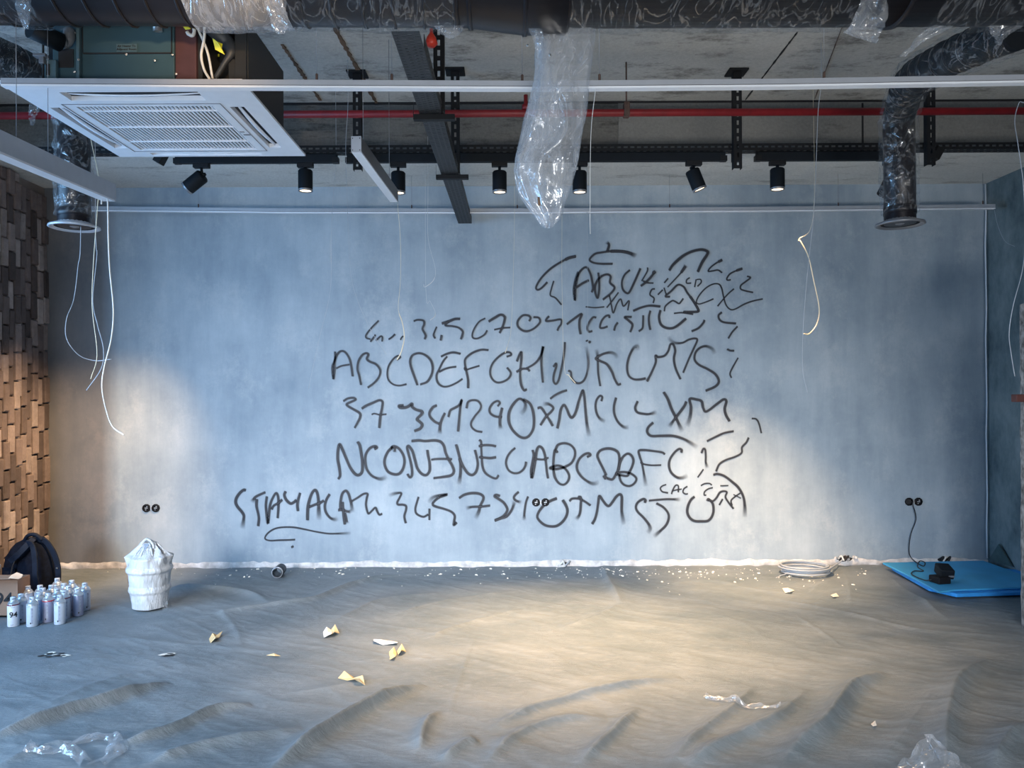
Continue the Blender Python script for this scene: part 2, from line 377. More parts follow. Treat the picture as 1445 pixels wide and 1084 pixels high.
for cI in range(cols):
    y = YW-.037-cI*.0725; front = y < 5.79; off = random.uniform(0, .2); z = -.04-off
    top = ZB-.01 if front else ZB-.07
    while z < top:
        z0 = z; z1 = min(z+.207, top); z = z+.212
        if z1-max(z0, 0) < .03: continue
        o = proto if first else bpy.data.objects.new('brick', random.choice(bmeshes))
        if not first: C.objects.link(o); o.parent = wall_left
        first = False
        o.location = (X0+(.065 if front else .012)+random.uniform(-.006, .016), y, (z0+z1)/2)
        o.scale = (1, 1, (z1-z0)/.207); o.rotation_euler = (0, random.uniform(-.02, .02), random.uniform(-.05, .05))
MB().span((X0, 4.95, -.04), (X0+.05, 5.785, ZB-.004)).obj('brick_backing', 'mortar', wall_left)
# free-standing rendered stub wall at the right edge of the frame
pe = P(1440, 920, 4.2); pt = P(1441, 420, 4.2)
def stub(u, q):
    z = -.04+q*(pt.z+.04); n_ = .012*float(fbm(q*40, u*20))
    a_ = u*2*math.pi; return Vector((scx+math.cos(a_)*(sr_+n_), 4.45+math.sin(a_)*(sr_+n_), z))
sr_ = .22; th_ = math.atan2(pe.x, 4.2); scx = 4.45*math.tan(th_)+sr_/math.cos(th_)+.012
st = MB().grid(stub, 48, 90, True, True); k_ = len(st.v)-48; st.add([st.v[k_+i] for i in range(48)], [tuple(range(48))])
partition = struct(st.obj('trim_2', 'stone_rough')); pe = Vector((scx-sr_*math.cos(th_), 4.45, 0))
jb = P(1435, 562, 4.5); jb.x += .0
tag(MB().box((jb.x+.012, 4.5, jb.z), (.062, .05, .045)).obj('junction_box', 'brownbox', origin=(jb.x, 4.5, jb.z), bevel=.004), 'small dark brown box fixed to the side of the rough round pillar', 'box')

# ---------------------------------------------------------------- painted letters on the back wall
CR = {'A': (320, 680, 9.031), 'B': (460, 680, 9.031), 'C': (600, 680, 9.031), 'D': (740, 680, 9.031), 'E': (880, 660, 7.526),
 'F': (460, 600, 9.031), 'G': (600, 600, 9.031), 'H': (740, 610, 9.031), 'I': (890, 570, 7.526), 'J': (470, 550, 9.031),
 'K': (620, 540, 9.031), 'L': (750, 540, 9.031), 'M': (890, 530, 9.031), 'N': (460, 480, 9.031), 'O': (600, 480, 9.031),
 'P': (730, 470, 9.031), 'Q': (880, 465, 8.21), 'R': (510, 440, 9.031), 'S': (660, 435, 9.031), 'T': (790, 430, 9.031),
 'U': (900, 420, 9.031), 'V': (745, 335, 9.031), 'W': (890, 340, 9.855), 'X': (970, 340, 9.855)}
STROKES = '''
A 3.5 e|240,108 215,105 170,140 125,205 115,265 140,320 190,380 218,430 212,500 200,590
A 3 s|320,260 360,200 420,165 490,135
A 3.5 -|382,225 380,310 400,400 410,470 402,560
A 3 -|512,190 500,290 505,380 525,530 540,400 555,290 590,200 630,145 655,190 660,300 650,460
A 3 -|575,350 600,305 660,270 705,230
A 3.3 -|750,125 735,170 760,230 810,275 850,265 885,235
A 3 -|935,145 910,230 900,300 908,370
A 3.6 e|1030,485 1030,400 1040,290 1080,160 1125,105 1155,150 1170,250 1172,350 1175,480
A 3 -|1055,320 1130,290 1190,270 1235,240
A 3 e|1310,160 1270,230 1250,310 1265,390 1320,460 1380,480 1415,465
A 1.8 e|870,737 780,742 660,745 560,750 500,735 490,705 530,650 610,600 710,580 850,580 990,605 1130,635 1290,660 1430,660 1580,655
A 2 -|825,835 850,822
B 3 e|185,350 185,270 205,160 250,115 285,150 310,230 325,300 335,385
B 3 e|160,360 215,358 260,375 320,385
B 3 -|215,260 218,330 225,420 240,540
B 2.3 e|245,400 258,460 270,530
B 2.3 -|325,250 400,205 480,155 530,155 520,210 510,290 525,370 545,405 590,365 630,330 650,370 680,418 715,408
B 2.4 s|808,180 840,160 900,145 960,145 940,200 910,260 920,290 980,292 1020,310 1020,360 1000,430 1005,480 1018,525
B 2.2 -|1180,195 1160,260 1140,340 1150,400 1200,435 1250,445 1300,418
B 2.2 -|1320,345 1318,420 1318,485
C 2.8 s|55,270 80,215 150,180 280,162 180,200 110,255 100,295 150,320 240,345 330,380 375,430 370,500 365,550 400,520
C 3 e|435,205 500,165 590,145 680,150 735,180 740,225 705,300 685,370 665,420 640,465
C 2.5 s|520,335 600,320 720,315 825,303
C 2.7 -|950,180 905,168 885,185 930,215 1000,265 1045,340 1035,390 990,440 890,492
C 3 e|890,492 970,465 1040,440 1095,370 1125,300 1140,240
C 2.6 e|1190,130 1150,165 1130,205 1160,240 1225,265
C 2.6 e|1310,190 1285,260 1270,350 1262,430 1262,490
D 3.2 -|410,212 350,235 280,272 225,325 180,390 165,450 200,505 260,550 330,568 410,562 480,515 530,445 548,370 530,300 490,235
D 2.5 -|575,245 610,215 690,215 760,245 840,300
D 2.8 e|685,190 720,200 718,280 712,370 695,430 655,480
D 3 e|865,535 900,470 925,370 940,270 955,180 1000,240 1045,295 1080,305 1120,260 1170,190 1215,160 1240,190 1240,280 1240,380 1255,480 1265,540
E 3 e|225,370 230,345 205,335 150,370 130,420 150,470 210,530 265,600 280,650 255,690
E 2 e|270,350 360,342 470,335 600,340
E 2.8 e|350,380 420,420 470,480 478,540 450,610 390,670 320,730
E 1.5 -|450,180 410,195 390,220 410,255 470,268
E 1.5 -|508,280 520,240 550,190 580,195 580,260
E 1.3 -|520,245 570,235 615,228
E 1.4 -|675,200 640,225 630,260 655,280 680,278
E 2.8 -|750,310 715,340 685,400 675,470 700,530 750,565 820,570 890,565 930,530 952,470 950,400 930,360 900,340
E 4 -|888,335 905,345
E 2 -|900,340 945,355 985,320 1020,265 1060,250 1095,262 1080,310 1110,365 1165,435
E 1.8 -|1050,335 1015,395
E 1.2 -|820,190 860,170 910,168 935,185
E 1.4 -|945,213 900,225 860,255 855,290 875,292
E .9 -|1025,193 1110,190
E 1.6 -|1150,400 1140,350 1180,310 1235,272
E .7 -|1165,285 1245,325
E 3 e|955,75 1000,68 1070,90 1150,150 1220,215 1270,310 1285,410 1285,520
F 3.5 -|160,685 180,640 170,540 150,430 155,310 175,245 210,310 260,430 310,540 370,620 420,635 460,590 465,480 450,360 430,260 405,215
F 3 e|620,305 650,285 620,270 560,295 510,370 500,460 520,560 580,640 660,680 720,682 775,655
F 3.2 -|850,280 790,340 750,430 750,510 790,590 860,625 930,620 980,560 1000,470 985,380 930,300 870,270 830,290
F 3 e|875,285 878,310 875,345
F 3 -|1040,625 1070,665 1095,640 1095,560 1075,450 1050,360 1035,285 1055,268 1100,330 1130,430 1165,550 1220,620 1280,635 1320,580 1320,480 1300,380 1292,320
G 3 -|-170,203 -80,195 0,203 120,195 200,215 240,270 260,350 300,440 345,520 365,590 330,640 230,660 110,675
G 2.3 -|80,440 140,432 240,430 340,435
G 3.2 e|395,250 420,340 440,420 450,500 450,600 440,680 425,750
G 3 -|440,430 480,520 540,610 600,635 650,590 670,500 655,400 635,320
G 2.6 -|690,190 712,210 715,290 720,400 730,520 760,600 820,650 900,680 935,640
G 2.4 -|685,268 760,255 840,258 900,270
G 3 -|690,408 760,415 830,420 900,410
G 2.5 -|1145,292 1090,340 1045,410 1030,490 1060,570 1120,610 1190,608 1245,570 1275,520 1285,470
H 3 -|105,230 118,290 100,400 85,490 95,580 125,440 145,310 160,220 190,182 230,210 260,290 275,400 285,500 300,585
H 2 -|120,340 180,345 250,347 305,325
H 2.6 -|420,258 390,225 375,300 368,400 372,500 390,580 440,650 500,668 550,630 570,560 540,490 490,445 430,425 370,435 325,458 380,470 450,462 530,435 600,390 640,310 640,230 590,165 510,140 430,160 395,215
H 2.8 e|800,315 840,290 815,268 760,285 700,340 668,420 680,500 730,570 800,625 870,655 945,640
H 3 -|1040,545 1000,460 945,350 930,290 965,235 1040,210 1120,215 1185,250 1208,310 1205,400 1190,480 1160,545 1120,600 1060,590
H 5 -|1015,555 1040,590
H 2.6 -|1200,480 1215,400 1250,320 1310,275 1360,295 1388,360 1370,440 1335,510 1310,555 1240,550 1170,530 1210,510 1290,510 1370,535 1425,590 1400,650 1340,685 1270,670 1225,620 1205,540
I 2.3 e|360,535 330,515 230,500 140,490 85,500 95,560 115,620 130,690 145,780 160,870
I 1.8 -|105,620 140,640 220,652 320,650
I 2.5 e|535,515 540,490 510,480 460,520 415,590 405,660 430,730 490,780 550,785 600,760
I 2 e|750,520 770,478 790,490 795,560 795,620 810,680
I 1.3 -|770,695 710,780
I 2 -|1250,360 1225,410 1180,460 1175,520 1110,560 1010,595 940,640 905,715
I 1.6 -|1285,155 1330,162 1360,210 1385,310
I 2 -|810,395 900,350 990,310 1090,290
I 2.8 e|235,200 185,250 175,300 215,340 320,340 440,340 540,365 620,405 700,460
J 2.5 -|135,145 190,112 260,105 290,125 230,155 175,185 200,215 270,255 340,300 345,350 315,415 278,485
J 2.7 -|370,240 420,205 500,170 590,135 630,155 625,230 605,330 595,420 590,485
J 1.8 -|495,315 530,305 600,320 680,312
J 3 -|895,200 840,205 860,230 930,225 970,205 1005,180 1010,220 1060,255 1135,280 1120,320 1070,375 1100,405 1135,445 1110,495 1040,525
J 2.8 -|1320,200 1270,225 1230,290 1240,350 1300,410 1370,440
J 3 e|1425,300 1390,370 1365,450 1355,560
K 2.5 -|115,435 140,355 200,320 255,285 285,220 270,290 260,380 250,480 238,620
K 2 -|345,325 365,250 420,225 490,235 530,290 515,350 450,430 405,510 415,570 470,615 545,630
K 2.3 -|745,300 770,260 740,235 680,265 640,330 650,390 710,430 795,440
K 3 e|800,325 775,430 770,520 780,590
K 3 s|1040,400 1085,340 1095,270 1050,215 1000,215 930,290 885,390 885,500 930,600 1010,680 1080,705 1140,680 1190,600 1205,490 1190,360 1150,265 1070,215
L 2.8 -|80,325 120,320 160,370 210,450 270,550
L 2.6 s|145,270 220,275 275,320 250,370 180,440 115,540
L 2 -|240,205 300,160 380,120 450,98
L 2.8 e|328,580 350,480 370,350 410,285 445,330 480,415 515,445 560,380 600,240 650,100 670,170 685,330 700,500 730,680
L 2.2 e|890,235 900,185 870,170 830,220 815,300 830,390 870,460 935,495
L 2.6 e|1075,195 1050,300 1055,400 1100,500 1170,565 1235,570
L 2.8 e|1350,240 1320,320 1350,380 1440,400 1500,400 1590,378
M 3.6 e|420,215 470,300 520,430 580,550 650,710
M 3.2 e|705,335 680,390 600,500 485,650
M 3 s|715,640 755,520 765,400 750,300 830,305 900,330 920,410 950,460 1010,430 1100,360 1180,305 1215,330 1195,420 1210,500 1255,580
N 2 -|118,150 115,250 85,330 85,420 97,495 108,400 110,290 130,210 175,150 230,145 280,200 315,290 340,460
N 1.9 -|135,360 200,330 300,312
N 2 -|448,570 425,460 402,370 415,270 460,195 510,168 540,185 522,240 560,275 640,310 690,380 680,460 620,540 535,605
N 1.9 -|905,255 950,220 920,200 860,240 800,330 782,430 800,510 860,565 940,580 1025,562
N 2.4 -|1165,572 1120,450 1080,330 1075,250 1110,190 1190,168 1270,195 1335,260 1360,350 1345,440 1290,530 1205,565
O 2.4 -|205,210 280,175 360,158 450,175
O 2 -|280,210 230,270 180,370 145,450 160,540 220,590 300,588 400,545 475,495
O 2 -|180,405 250,370 320,350 395,340
O 2.2 -|805,128 710,125 600,165 520,230 505,290 525,400 545,500 547,610
O 1.8 -|525,375 503,355 515,380 600,355 690,328
O 2 -|1040,212 1095,190 1080,160 1020,160 940,210 865,290 830,380 840,470 900,535 980,535 1060,490 1090,420 1045,352
O 2.5 -|1170,270 1200,190 1225,155 1225,240 1212,370 1210,480 1225,580 1260,640 1292,628
O 2.4 -|1165,405 1230,370 1300,368 1330,395
P 2.2 -|120,450 200,405 260,350 310,260 328,170 310,270 305,380 312,500 325,630
P 2.3 -|460,430 490,390 495,430 465,530 460,610 490,650 525,600 555,480 585,330 600,210 605,120
P 2.2 s|878,175 895,270 903,390 890,500 850,600 790,640 730,625 690,570 680,500 650,480
P 3 -|885,95 890,105
P 3 -|910,112 930,120
P 2 s|1005,210 1020,280 1025,400 1030,520 1055,675
P 2.6 s|1270,320 1240,270 1180,250 1100,265 1030,300 1000,330 1060,360 1140,400 1200,490 1240,590 1280,655 1315,650
Q 2.5 s|160,240 155,195 110,220 60,320 38,430 55,530 110,575 180,580 250,568
Q 2.4 -|270,600 330,480 370,380 368,305 400,320 470,305 515,250 540,175 575,180 595,250 580,340 600,450 655,575
Q 2 s|525,85 545,130 600,158 680,155 750,120 820,105 850,125 810,220 750,350 688,500
Q 2.5 s|1055,280 1020,225 950,195 880,215 830,270 820,350 870,410 970,460 1060,520 1100,600 1060,660 950,710
Q 2 -|1198,230 1230,245 1275,248
Q 1.6 -|1322,330 1260,440 1230,510 1245,560
R 1.8 -|220,115 140,195 65,290 65,335 115,350
R 1.8 -|180,295 118,382
R 1.8 -|190,365 245,315 268,325 265,378
R 1.8 -|350,352 390,325 428,288
R 1.6 -|500,358 515,330 535,312
R 2 -|670,120 720,105 790,115 800,160 780,220 810,280 820,310 808,350
R 1.9 -|960,195 935,250 920,300 940,340
R 2 -|1022,300 1010,365
R 3.2 -|1255,92 1190,95 1110,125 1030,150
R 2 -|1110,125 1070,175 1160,185 1240,205 1290,250 1285,300 1268,350
S 1.8 -|222,130 150,170 90,250 60,330 70,380 130,385 210,340 248,285
S 2.7 -|270,170 340,125 420,85 470,115 460,190 435,260 408,315
S 1.8 -|340,275 440,255 540,248
S 2.1 -|785,165 800,125 770,95 700,95 640,160 640,230 700,285 770,292 850,255 920,180 905,125 840,115
S 2 -|1035,105 1010,130 1000,165 1080,160 1185,145 1190,200 1160,245 1142,285
T 2.4 -|90,250 160,195 275,120 250,200 248,290 262,375
T 2 -|460,165 420,165 370,230 350,300 370,345 410,338
T 2 -|630,170 625,140 580,150 530,210 510,290 550,298 605,280
T 2 -|735,230 705,275 690,330
T 2.5 -|910,158 825,160 870,200 920,250 915,300 895,348
T 2 -|1060,140 1058,220 1050,300 1005,340
T 2 -|1150,80 1132,160 1135,250 1150,320
T 2.4 -|935,80 1030,40 1140,15 1275,25
U 2.8 -|285,165 268,250 290,340 350,385 430,392 500,360 610,270
U 2.3 -|845,290 830,325 770,390 685,430
U 2 -|1065,190 1025,230 1040,285 1100,318 1245,332
U 1.9 -|1265,370 1200,440 1150,520
U 1.7 -|335,175 350,110 430,45 470,50 520,78 550,50 575,15
U 1.8 -|460,203 560,195 700,215
U 2 -|665,-10 720,70 768,165 730,185 580,185
V 2 -|605,245 520,265 430,310 290,400 170,520 105,630 120,670 170,650 245,575
V 3.4 -|605,245 560,255 520,265 480,285
V 1.8 -|327,560 300,650 285,740 350,775 425,860
V 3 s|1000,60 1030,100 1010,180
V 2 s|1370,240 1280,200 1180,182 1060,180 940,195 850,215 785,285 830,325 930,340 1075,340
V 3.6 s|1370,240 1280,200 1180,182 1060,180
V 2.3 -|640,445 600,560 582,680 598,805 605,650 640,480 700,400 750,390 795,470 820,580 828,650 812,700
V 2.5 -|620,640 690,590 770,550
V 2.2 -|895,455 905,560 905,680 885,775 855,700 860,600 920,510 1000,475 1050,500 1045,580 1100,640 1060,710 955,795
V 2 -|1295,420 1230,480 1195,570 1205,660 1250,710 1290,700 1350,580 1430,400
V 1.2 -|735,887 850,898 970,888
V 1.4 -|1150,705 1080,800 1003,897
V 1.4 -|1035,735 1060,860 1085,965 1130,850 1180,790 1215,880 1285,810 1270,930
W 1.4 -|232,375 225,430 150,560
W 2.4 -|140,628 210,575 290,490 330,430
W 4.5 -|310,450 335,430
W 1.8 -|170,560 230,585 310,590
W 3.5 -|535,410 590,330 720,215 850,150 980,125 1060,150 1060,190 990,300 930,430
W 1.5 -|515,525 465,585
W 1.5 s|765,345 700,440 600,550 510,645
W 3 s|765,345 730,395 700,440
W 1.3 -|815,515 775,545 775,590 835,590
W 1.3 -|905,540 885,645
W 1.3 -|915,540 965,540 975,580 925,635
W 1.6 -|330,670 290,680 265,750 320,800 310,865
W 1.6 -|440,685 375,750
W 1.5 -|460,655 490,750
W 2.2 -|540,780 480,772 560,700 650,615 730,640 780,720 860,830 930,950 920,985 730,990
X 1.6 -|475,270 400,310 320,370 285,425 350,420 420,410 475,445
X 3 -|475,270 430,292
X 1.6 -|755,390 680,415 590,460 545,520 550,548 595,545
X 3 -|755,390 680,415
X 1.6 -|825,495 870,515 810,565 740,620 735,670 790,695 905,720
X 1.4 -|355,810 260,850 160,880 120,850 160,760 250,660 350,605 430,605 470,660 495,770 530,890 590,955 660,950 780,885 900,840 1040,810
X 1.3 -|640,670 560,740 480,830 415,910
'''
def stroke(idx, pts, wpx, fade):
    c = spline([P(x, y, YW) for x, y in pts], 7); n = len(c); px = YW/FPX
    d = [0.0]
    for i in range(1, n): d.append(d[-1]+(c[i]-c[i-1]).length)
    Lt = d[-1]; vs = []; al = []; soft = (1.0 if wpx < 2 else 1.4)*px; wpx *= .78; yo = YW-.0012-.00006*idx
    hw0 = wpx*px*.5
    pc = [c[0]-(c[1]-c[0]).normalized()*hw0]+c+[c[-1]+(c[-1]-c[-2]).normalized()*hw0]
    dd = [-hw0]+d+[Lt+hw0]; n = len(pc)
    for i in range(n):
        t = (pc[min(i+1, n-1)]-pc[max(i-1, 0)]).normalized(); nx = Vector((-t.z, 0, t.x))
        hw = hw0*(.82+.36*float(vn(idx*3.7, dd[i]*9))); a = 1.0; so = soft
        e = (Lt-dd[i]) if fade == 'e' else (dd[i] if fade == 's' else 1e9); fl = min(.22*Lt, .12)
        if e < fl:
            k = max(0, e/fl); a = (.12+.88*k); hw *= 1+.35*(1-k); so *= 1+1.2*(1-k)
        if i in (0, n-1): a = 0; hw *= .5
        for off, av in ((-hw-so, 0), (-hw*.88, a), (0, a), (hw*.88, a), (hw+so, 0)):
            p = pc[i]+nx*off; vs.append((p.x, yo, p.z)); al.append(av)
    mb = MB().add(vs, [(5*i+k, 5*i+k+1, 5*i+k+6, 5*i+k+5) for i in range(n-1) for k in range(4)])
    o = mb.obj('paint_stroke', 'paint', wall_back)
    at = o.data.attributes.new('a', 'FLOAT', 'POINT'); at.data.foreach_set('value', al)
for idx, ln in enumerate([l for l in STROKES.split('\n') if l.strip()]):
    hd, pp = ln.split('|'); k, wv_, fd = hd.split(); ox, oy, s_ = CR[k]
    stroke(idx, [(ox+float(q.split(',')[0])/s_, oy+float(q.split(',')[1])/s_) for q in pp.split()], float(wv_), fd)

# ---------------------------------------------------------------- dust sheet over the whole floor
FOLDS = [  # pixel polyline on the floor, height, half width (m)
 ([(-20, 1052), (60, 1024), (100, 1010), (150, 996), (190, 983), (237, 968)], .060, .036), ([(165, 1062), (240, 1040), (300, 1012), (352, 1000)], .040, .035),
 ([(380, 1092), (440, 1052), (500, 1017), (560, 990), (602, 975)], .065, .045), ([(0, 958), (90, 940), (200, 930)], .008, .06),
 ([(228, 838), (280, 835), (350, 842), (385, 858)], .035, .05), ([(300, 873), (370, 862), (440, 850), (520, 822), (600, 812)], .03, .05),
 ([(588, 1066), (598, 1035), (622, 1008)], .035, .035), ([(700, 1034), (770, 1005), (835, 983), (900, 970), (965, 964)], .040, .04),
 ([(690, 1084), (745, 1040), (800, 1022), (850, 1020)], .03, .04), ([(815, 1084), (860, 1040), (896, 1004)], .034, .035),
 ([(936, 1090), (1001, 1035), (1042, 1000), (1065, 975)], .03, .045), ([(966, 1090), (1031, 1061), (1091, 1026), (1140, 978)], .045, .05),
 ([(1105, 1092), (1161, 1031), (1201, 985), (1248, 957)], .065, .06), ([(1337, 1092), (1345, 1030), (1362, 968), (1392, 934)], .055, .07),
 ([(848, 806), (862, 828), (876, 856)], .030, .05), ([(876, 856), (830, 880), (790, 893)], .018, .05), ([(1205, 803), (1180, 815), (1140, 842)], .03, .05),
 ([(1248, 812), (1290, 845), (1345, 880)], .02, .05), ([(1090, 848), (1200, 872), (1300, 893), (1450, 906)], .012, .035),
 ([(1185, 795), (1195, 830), (1203, 862)], .01, .03), ([(610, 905), (640, 890), (700, 872), (745, 862)], .012, .04), ([(500, 940), (560, 935), (660, 937)], .006, .04),
 ([(310, 862), (335, 890), (345, 915)], .010, .035), ([(150, 905), (260, 912), (420, 930)], .008, .05), ([(640, 1010), (650, 960), (670, 900)], .004, .02),
 ([(1000, 870), (1060, 890), (1100, 925)], .006, .05), ([(1130, 872), (1160, 900), (1185, 918)], .007, .02), ([(620, 1084), (660, 1060), (680, 1055)], .03, .04),
 ([(0, 1084), (60, 1060), (120, 1052)], .02, .05), ([(210, 1090), (300, 1060), (420, 1035)], .035, .05), ([(400, 985), (480, 975), (560, 960)], .01, .04),
 ([(1240, 1084), (1290, 1030), (1330, 980)], .015, .06), ([(1400, 1092), (1430, 1050), (1460, 1030)], .05, .06), ([(60, 1000), (140, 970), (240, 945)], .01, .05),
 ([(470, 880), (540, 850), (640, 838)], .012, .05), ([(560, 870), (640, 850), (760, 835)], .010, .05), ([(930, 830), (1000, 822), (1060, 835)], .01, .05),
]
XA, XZ, YA, YZ = X0+.01, X1-.01, 2.35, YW-.022
nx_, ny_ = 800, 560
gx = np.linspace(XA, XZ, nx_); gy = np.linspace(YA, YZ, ny_); GX, GY = np.meshgrid(gx, gy)
wx = GX+.05*(vn(GX*2.3, GY*2.3)-.5); wy = GY+.05*(vn(GX*2.1+9, GY*2.4+5)-.5)
hh = .004+.006*fbm(GX*1.7, GY*2.2, 3)
for sx_, sy_, amp in ((1.1, 2.6, .006), (2.3, 5.5, .005), (4.0, 9.0, .003)):   # soft ridges lying roughly left-right and up to the right
    u = (wx*.85-wy*.52); v_ = (wx*.52+wy*.85)
    hh = hh+amp*(1-np.abs(2*fbm(u*sx_*.8+3, v_*sy_+1, 3)-.95))**4
mask = np.ones_like(hh)
def flat(cx, cy, rx, ry, k=.85):
    global mask
    mask = mask*(1-k*np.exp(-(((GX-cx)/rx)**2+((GY-cy)/ry)**2)**2))
for (fx, fy, rx, ry) in ((-2.95, 4.6, .75, .5), (-2.37, 4.75, .25, .25), (3.2, 5.7, .8, .55), (2.35, 5.95, .35, .25)): flat(fx, fy, rx, ry)
hh = .003+hh*mask
for pts, hgt, wd in FOLDS:
    q = spline([G(x, y, 0.0) for x, y in pts], 5); best = np.full_like(hh, 9.0); side = np.zeros_like(hh); tt = np.zeros_like(hh); n = len(q)-1
    for i in range(n):
        ax, ay, bx_, by_ = q[i].x, q[i].y, q[i+1].x, q[i+1].y; ex, ey = bx_-ax, by_-ay; l2 = ex*ex+ey*ey+1e-9
        t = np.clip(((wx-ax)*ex+(wy-ay)*ey)/l2, 0, 1); qx = wx-(ax+t*ex); qy = wy-(ay+t*ey); d = np.sqrt(qx*qx+qy*qy)
        u = d < best; best = np.where(u, d, best); side = np.where(u, np.sign(ex*qy-ey*qx), side); tt = np.where(u, (i+t)/n, tt)
    env = np.clip(np.minimum(tt*n, 0*tt+99)*0+1, 0, 1)*np.clip((1-tt)*3.0, .0, 1)**.7*np.clip(tt*5+.25, 0, 1)
    ww = .62*wd*(1+.9*(side > 0))   # steep face to the right, gentler to the left
    hh = hh+hgt*env*np.exp(-(best/ww)**1.25)*mask
edge = np.clip((YZ-GY)/.10, 0, 1)
hh = hh*(.25+.75*edge)+(1-edge)*(.004+.012*vn(GX*14, GY*0+3))
def sheet_z(x, y):
    i = int(round((x-XA)/(XZ-XA)*(nx_-1))); j = int(round((y-YA)/(YZ-YA)*(ny_-1)))
    i = min(max(i, 0), nx_-1); j = min(max(j, 0), ny_-1)
    return float(hh[j, i])
def sheet_max(x, y, r):
    return max(sheet_z(x+r*a, y+r*b_) for a in (-1, -.5, 0, .5, 1) for b_ in (-1, -.5, 0, .5, 1))
me = bpy.data.meshes.new('dust_sheet'); nv = nx_*ny_
vv = np.stack([GX.ravel(), GY.ravel(), hh.ravel()], 1)
ii = np.arange(nv).reshape(ny_, nx_); fc = np.stack([ii[:-1, :-1].ravel(), ii[:-1, 1:].ravel(), ii[1:, 1:].ravel(), ii[1:, :-1].ravel()], 1)
me.vertices.add(nv); me.vertices.foreach_set('co', vv.ravel()); me.loops.add(fc.size); me.loops.foreach_set('vertex_index', fc.ravel().astype(np.int32))
me.polygons.add(len(fc)); me.polygons.foreach_set('loop_start', np.arange(0, fc.size, 4, dtype=np.int32)); me.polygons.foreach_set('loop_total', np.full(len(fc), 4, dtype=np.int32))
me.update(calc_edges=True); me.polygons.foreach_set('use_smooth', [True]*len(fc)); me.materials.append(M['sheet'])
sheet = bpy.data.objects.new('dust_sheet', me); C.objects.link(sheet)
tag(sheet, 'wrinkled dark grey protective sheet covering the whole floor', 'floor sheet')
def GS(px, py):
    p = G(px, py, .01); z = sheet_z(p.x, p.y); p = G(px, py, z); return p

# ================================================================ OVERHEAD
# red pipe
YP = 4.65
a, b_ = P(-40, 156, YP), P(1480, 158, YP)
zr = P(715, 160, YP).z
rp = thing('red_pipe', 'long red pipe running right across the room under the ceiling', 'pipe', (0, YP, zr))
MB().tube([(X0+.01, YP, zr), (X1-.01, YP, zr)], .0225, 14).obj('pipe', 'red', rp)
for px in (884,):
    x = P(px, 160, YP).x
    MB().tube([(x, YP, zr+.02), (x, YP, ZS)], .005, 6).obj('hanger_rod', 'rust', rp)
    MB().span((x-.018, YP-.028, zr-.027), (x+.018, YP+.028, zr+.06)).obj('pipe_clamp', 'rust', rp, bevel=.006)
x = P(742, 160, YP).x
MB().tube([(x, YP, zr), (x, YP, zr+.11)], .012, 10).tube([(x, YP, zr+.02), (x, YP, zr+.05)], .024, 10).obj('riser', 'red', rp)
# strut posts hung from the slab
def post(px, ytop_Y, pyb, label, plate=.06, wid=.05):
    Y = ytop_Y; x = P(px, pyb, Y).x; zb = P(px, pyb, Y).z
    t = thing('strut_post', label, 'strut', (x, Y, zb), 'black perforated ceiling struts')
    MB().span((x-plate, Y-.06, ZS-.012), (x+plate, Y+.06, ZS-.001)).obj('ceiling_plate', 'black', t, bevel=.002)
    MB().perf((x-wid/2, Y-.02, zb), (0, 0, 1), (1, 0, 0), ZS-.012-zb, wid, 1, .028, .05, .013).add(
        [(x+sx*wid/2, Y-.02+dy, z) for sx in (-1, 1) for dy in (0, .041) for z in (zb, ZS-.012)], [(0, 1, 3, 2), (4, 5, 7, 6)]).obj('channel', 'black', t, solid=.0025)
    return t
RZ1, RZ0 = 2.966, 2.93; RY = 4.82
post(505, 4.79, 241, 'black perforated strut hanging from the slab behind the short box lamp')
post(1040, 4.79, 239, 'black perforated strut hanging from the slab, alone between the two tilted lights')
post(1312, 4.79, 234, 'black perforated strut hanging behind the right vertical duct')
post(620, 3.73, 160, 'black perforated strut holding the near bracket of the cable tray')
post(643, 4.76, 245, 'black perforated strut holding the far bracket of the cable tray')
# horizontal rail with real slots
xa = P(34, 215, RY).x
rl = thing('strut_rail', 'long black slotted rail running across the room above the spotlights', 'rail', (0, RY, RZ0))
Lr = X1-.01-xa
MB().perf((xa, RY, RZ0), (1, 0, 0), (0, 0, 1), Lr, RZ1-RZ0+.004, 1, .026, .042, .012).obj('front_flange', 'black', rl, solid=.0025)
MB().perf((xa, RY, RZ0), (1, 0, 0), (0, 1, 0), Lr, .075, 2, .022, .042, .010).obj('bottom_flange', 'black', rl, solid=.0025)
for px in (226, 505, 1040, 1322):
    x = P(px, 225, RY).x
    MB().box((x, RY+.01, 2.90), (.05, .07, .075), R=Matrix.Rotation(.5 if px in (226, 1322) else 0, 3, 'Y')).obj('rail_clamp', 'black', rl, bevel=.004)
# tracks and spotlights
TY = 4.86; TZ = 2.905
tracks = []
for (p0, p1), lb in zip(((248, 476), (490, 1023), (1067, 1245)), ('short black track carrying the two leftmost spotlights', 'longest black track above the middle of the wall', 'short black track on the right carrying two spotlights')):
    xa_, xb_ = P(p0, 225, TY).x, P(p1, 225, TY).x
    t = thing('light_track', lb, 'track', ((xa_+xb_)/2, TY, TZ), 'black lighting tracks')
    MB().span((xa_, TY-.018, TZ-.034), (xb_, TY+.018, TZ+.02)).obj('track_bar', 'matt_black', t, bevel=.003)
    MB().span((xa_-.01, TY-.019, TZ-.035), (xa_+.03, TY+.019, TZ-.002)).obj('end_cap', 'black', t)
    MB().span((xb_-.03, TY-.019, TZ-.035), (xb_+.01, TY+.019, TZ-.002)).obj('end_cap', 'black', t)
lens_on = emis('lamp_lens', (1.0, .80, .55), 3.2)
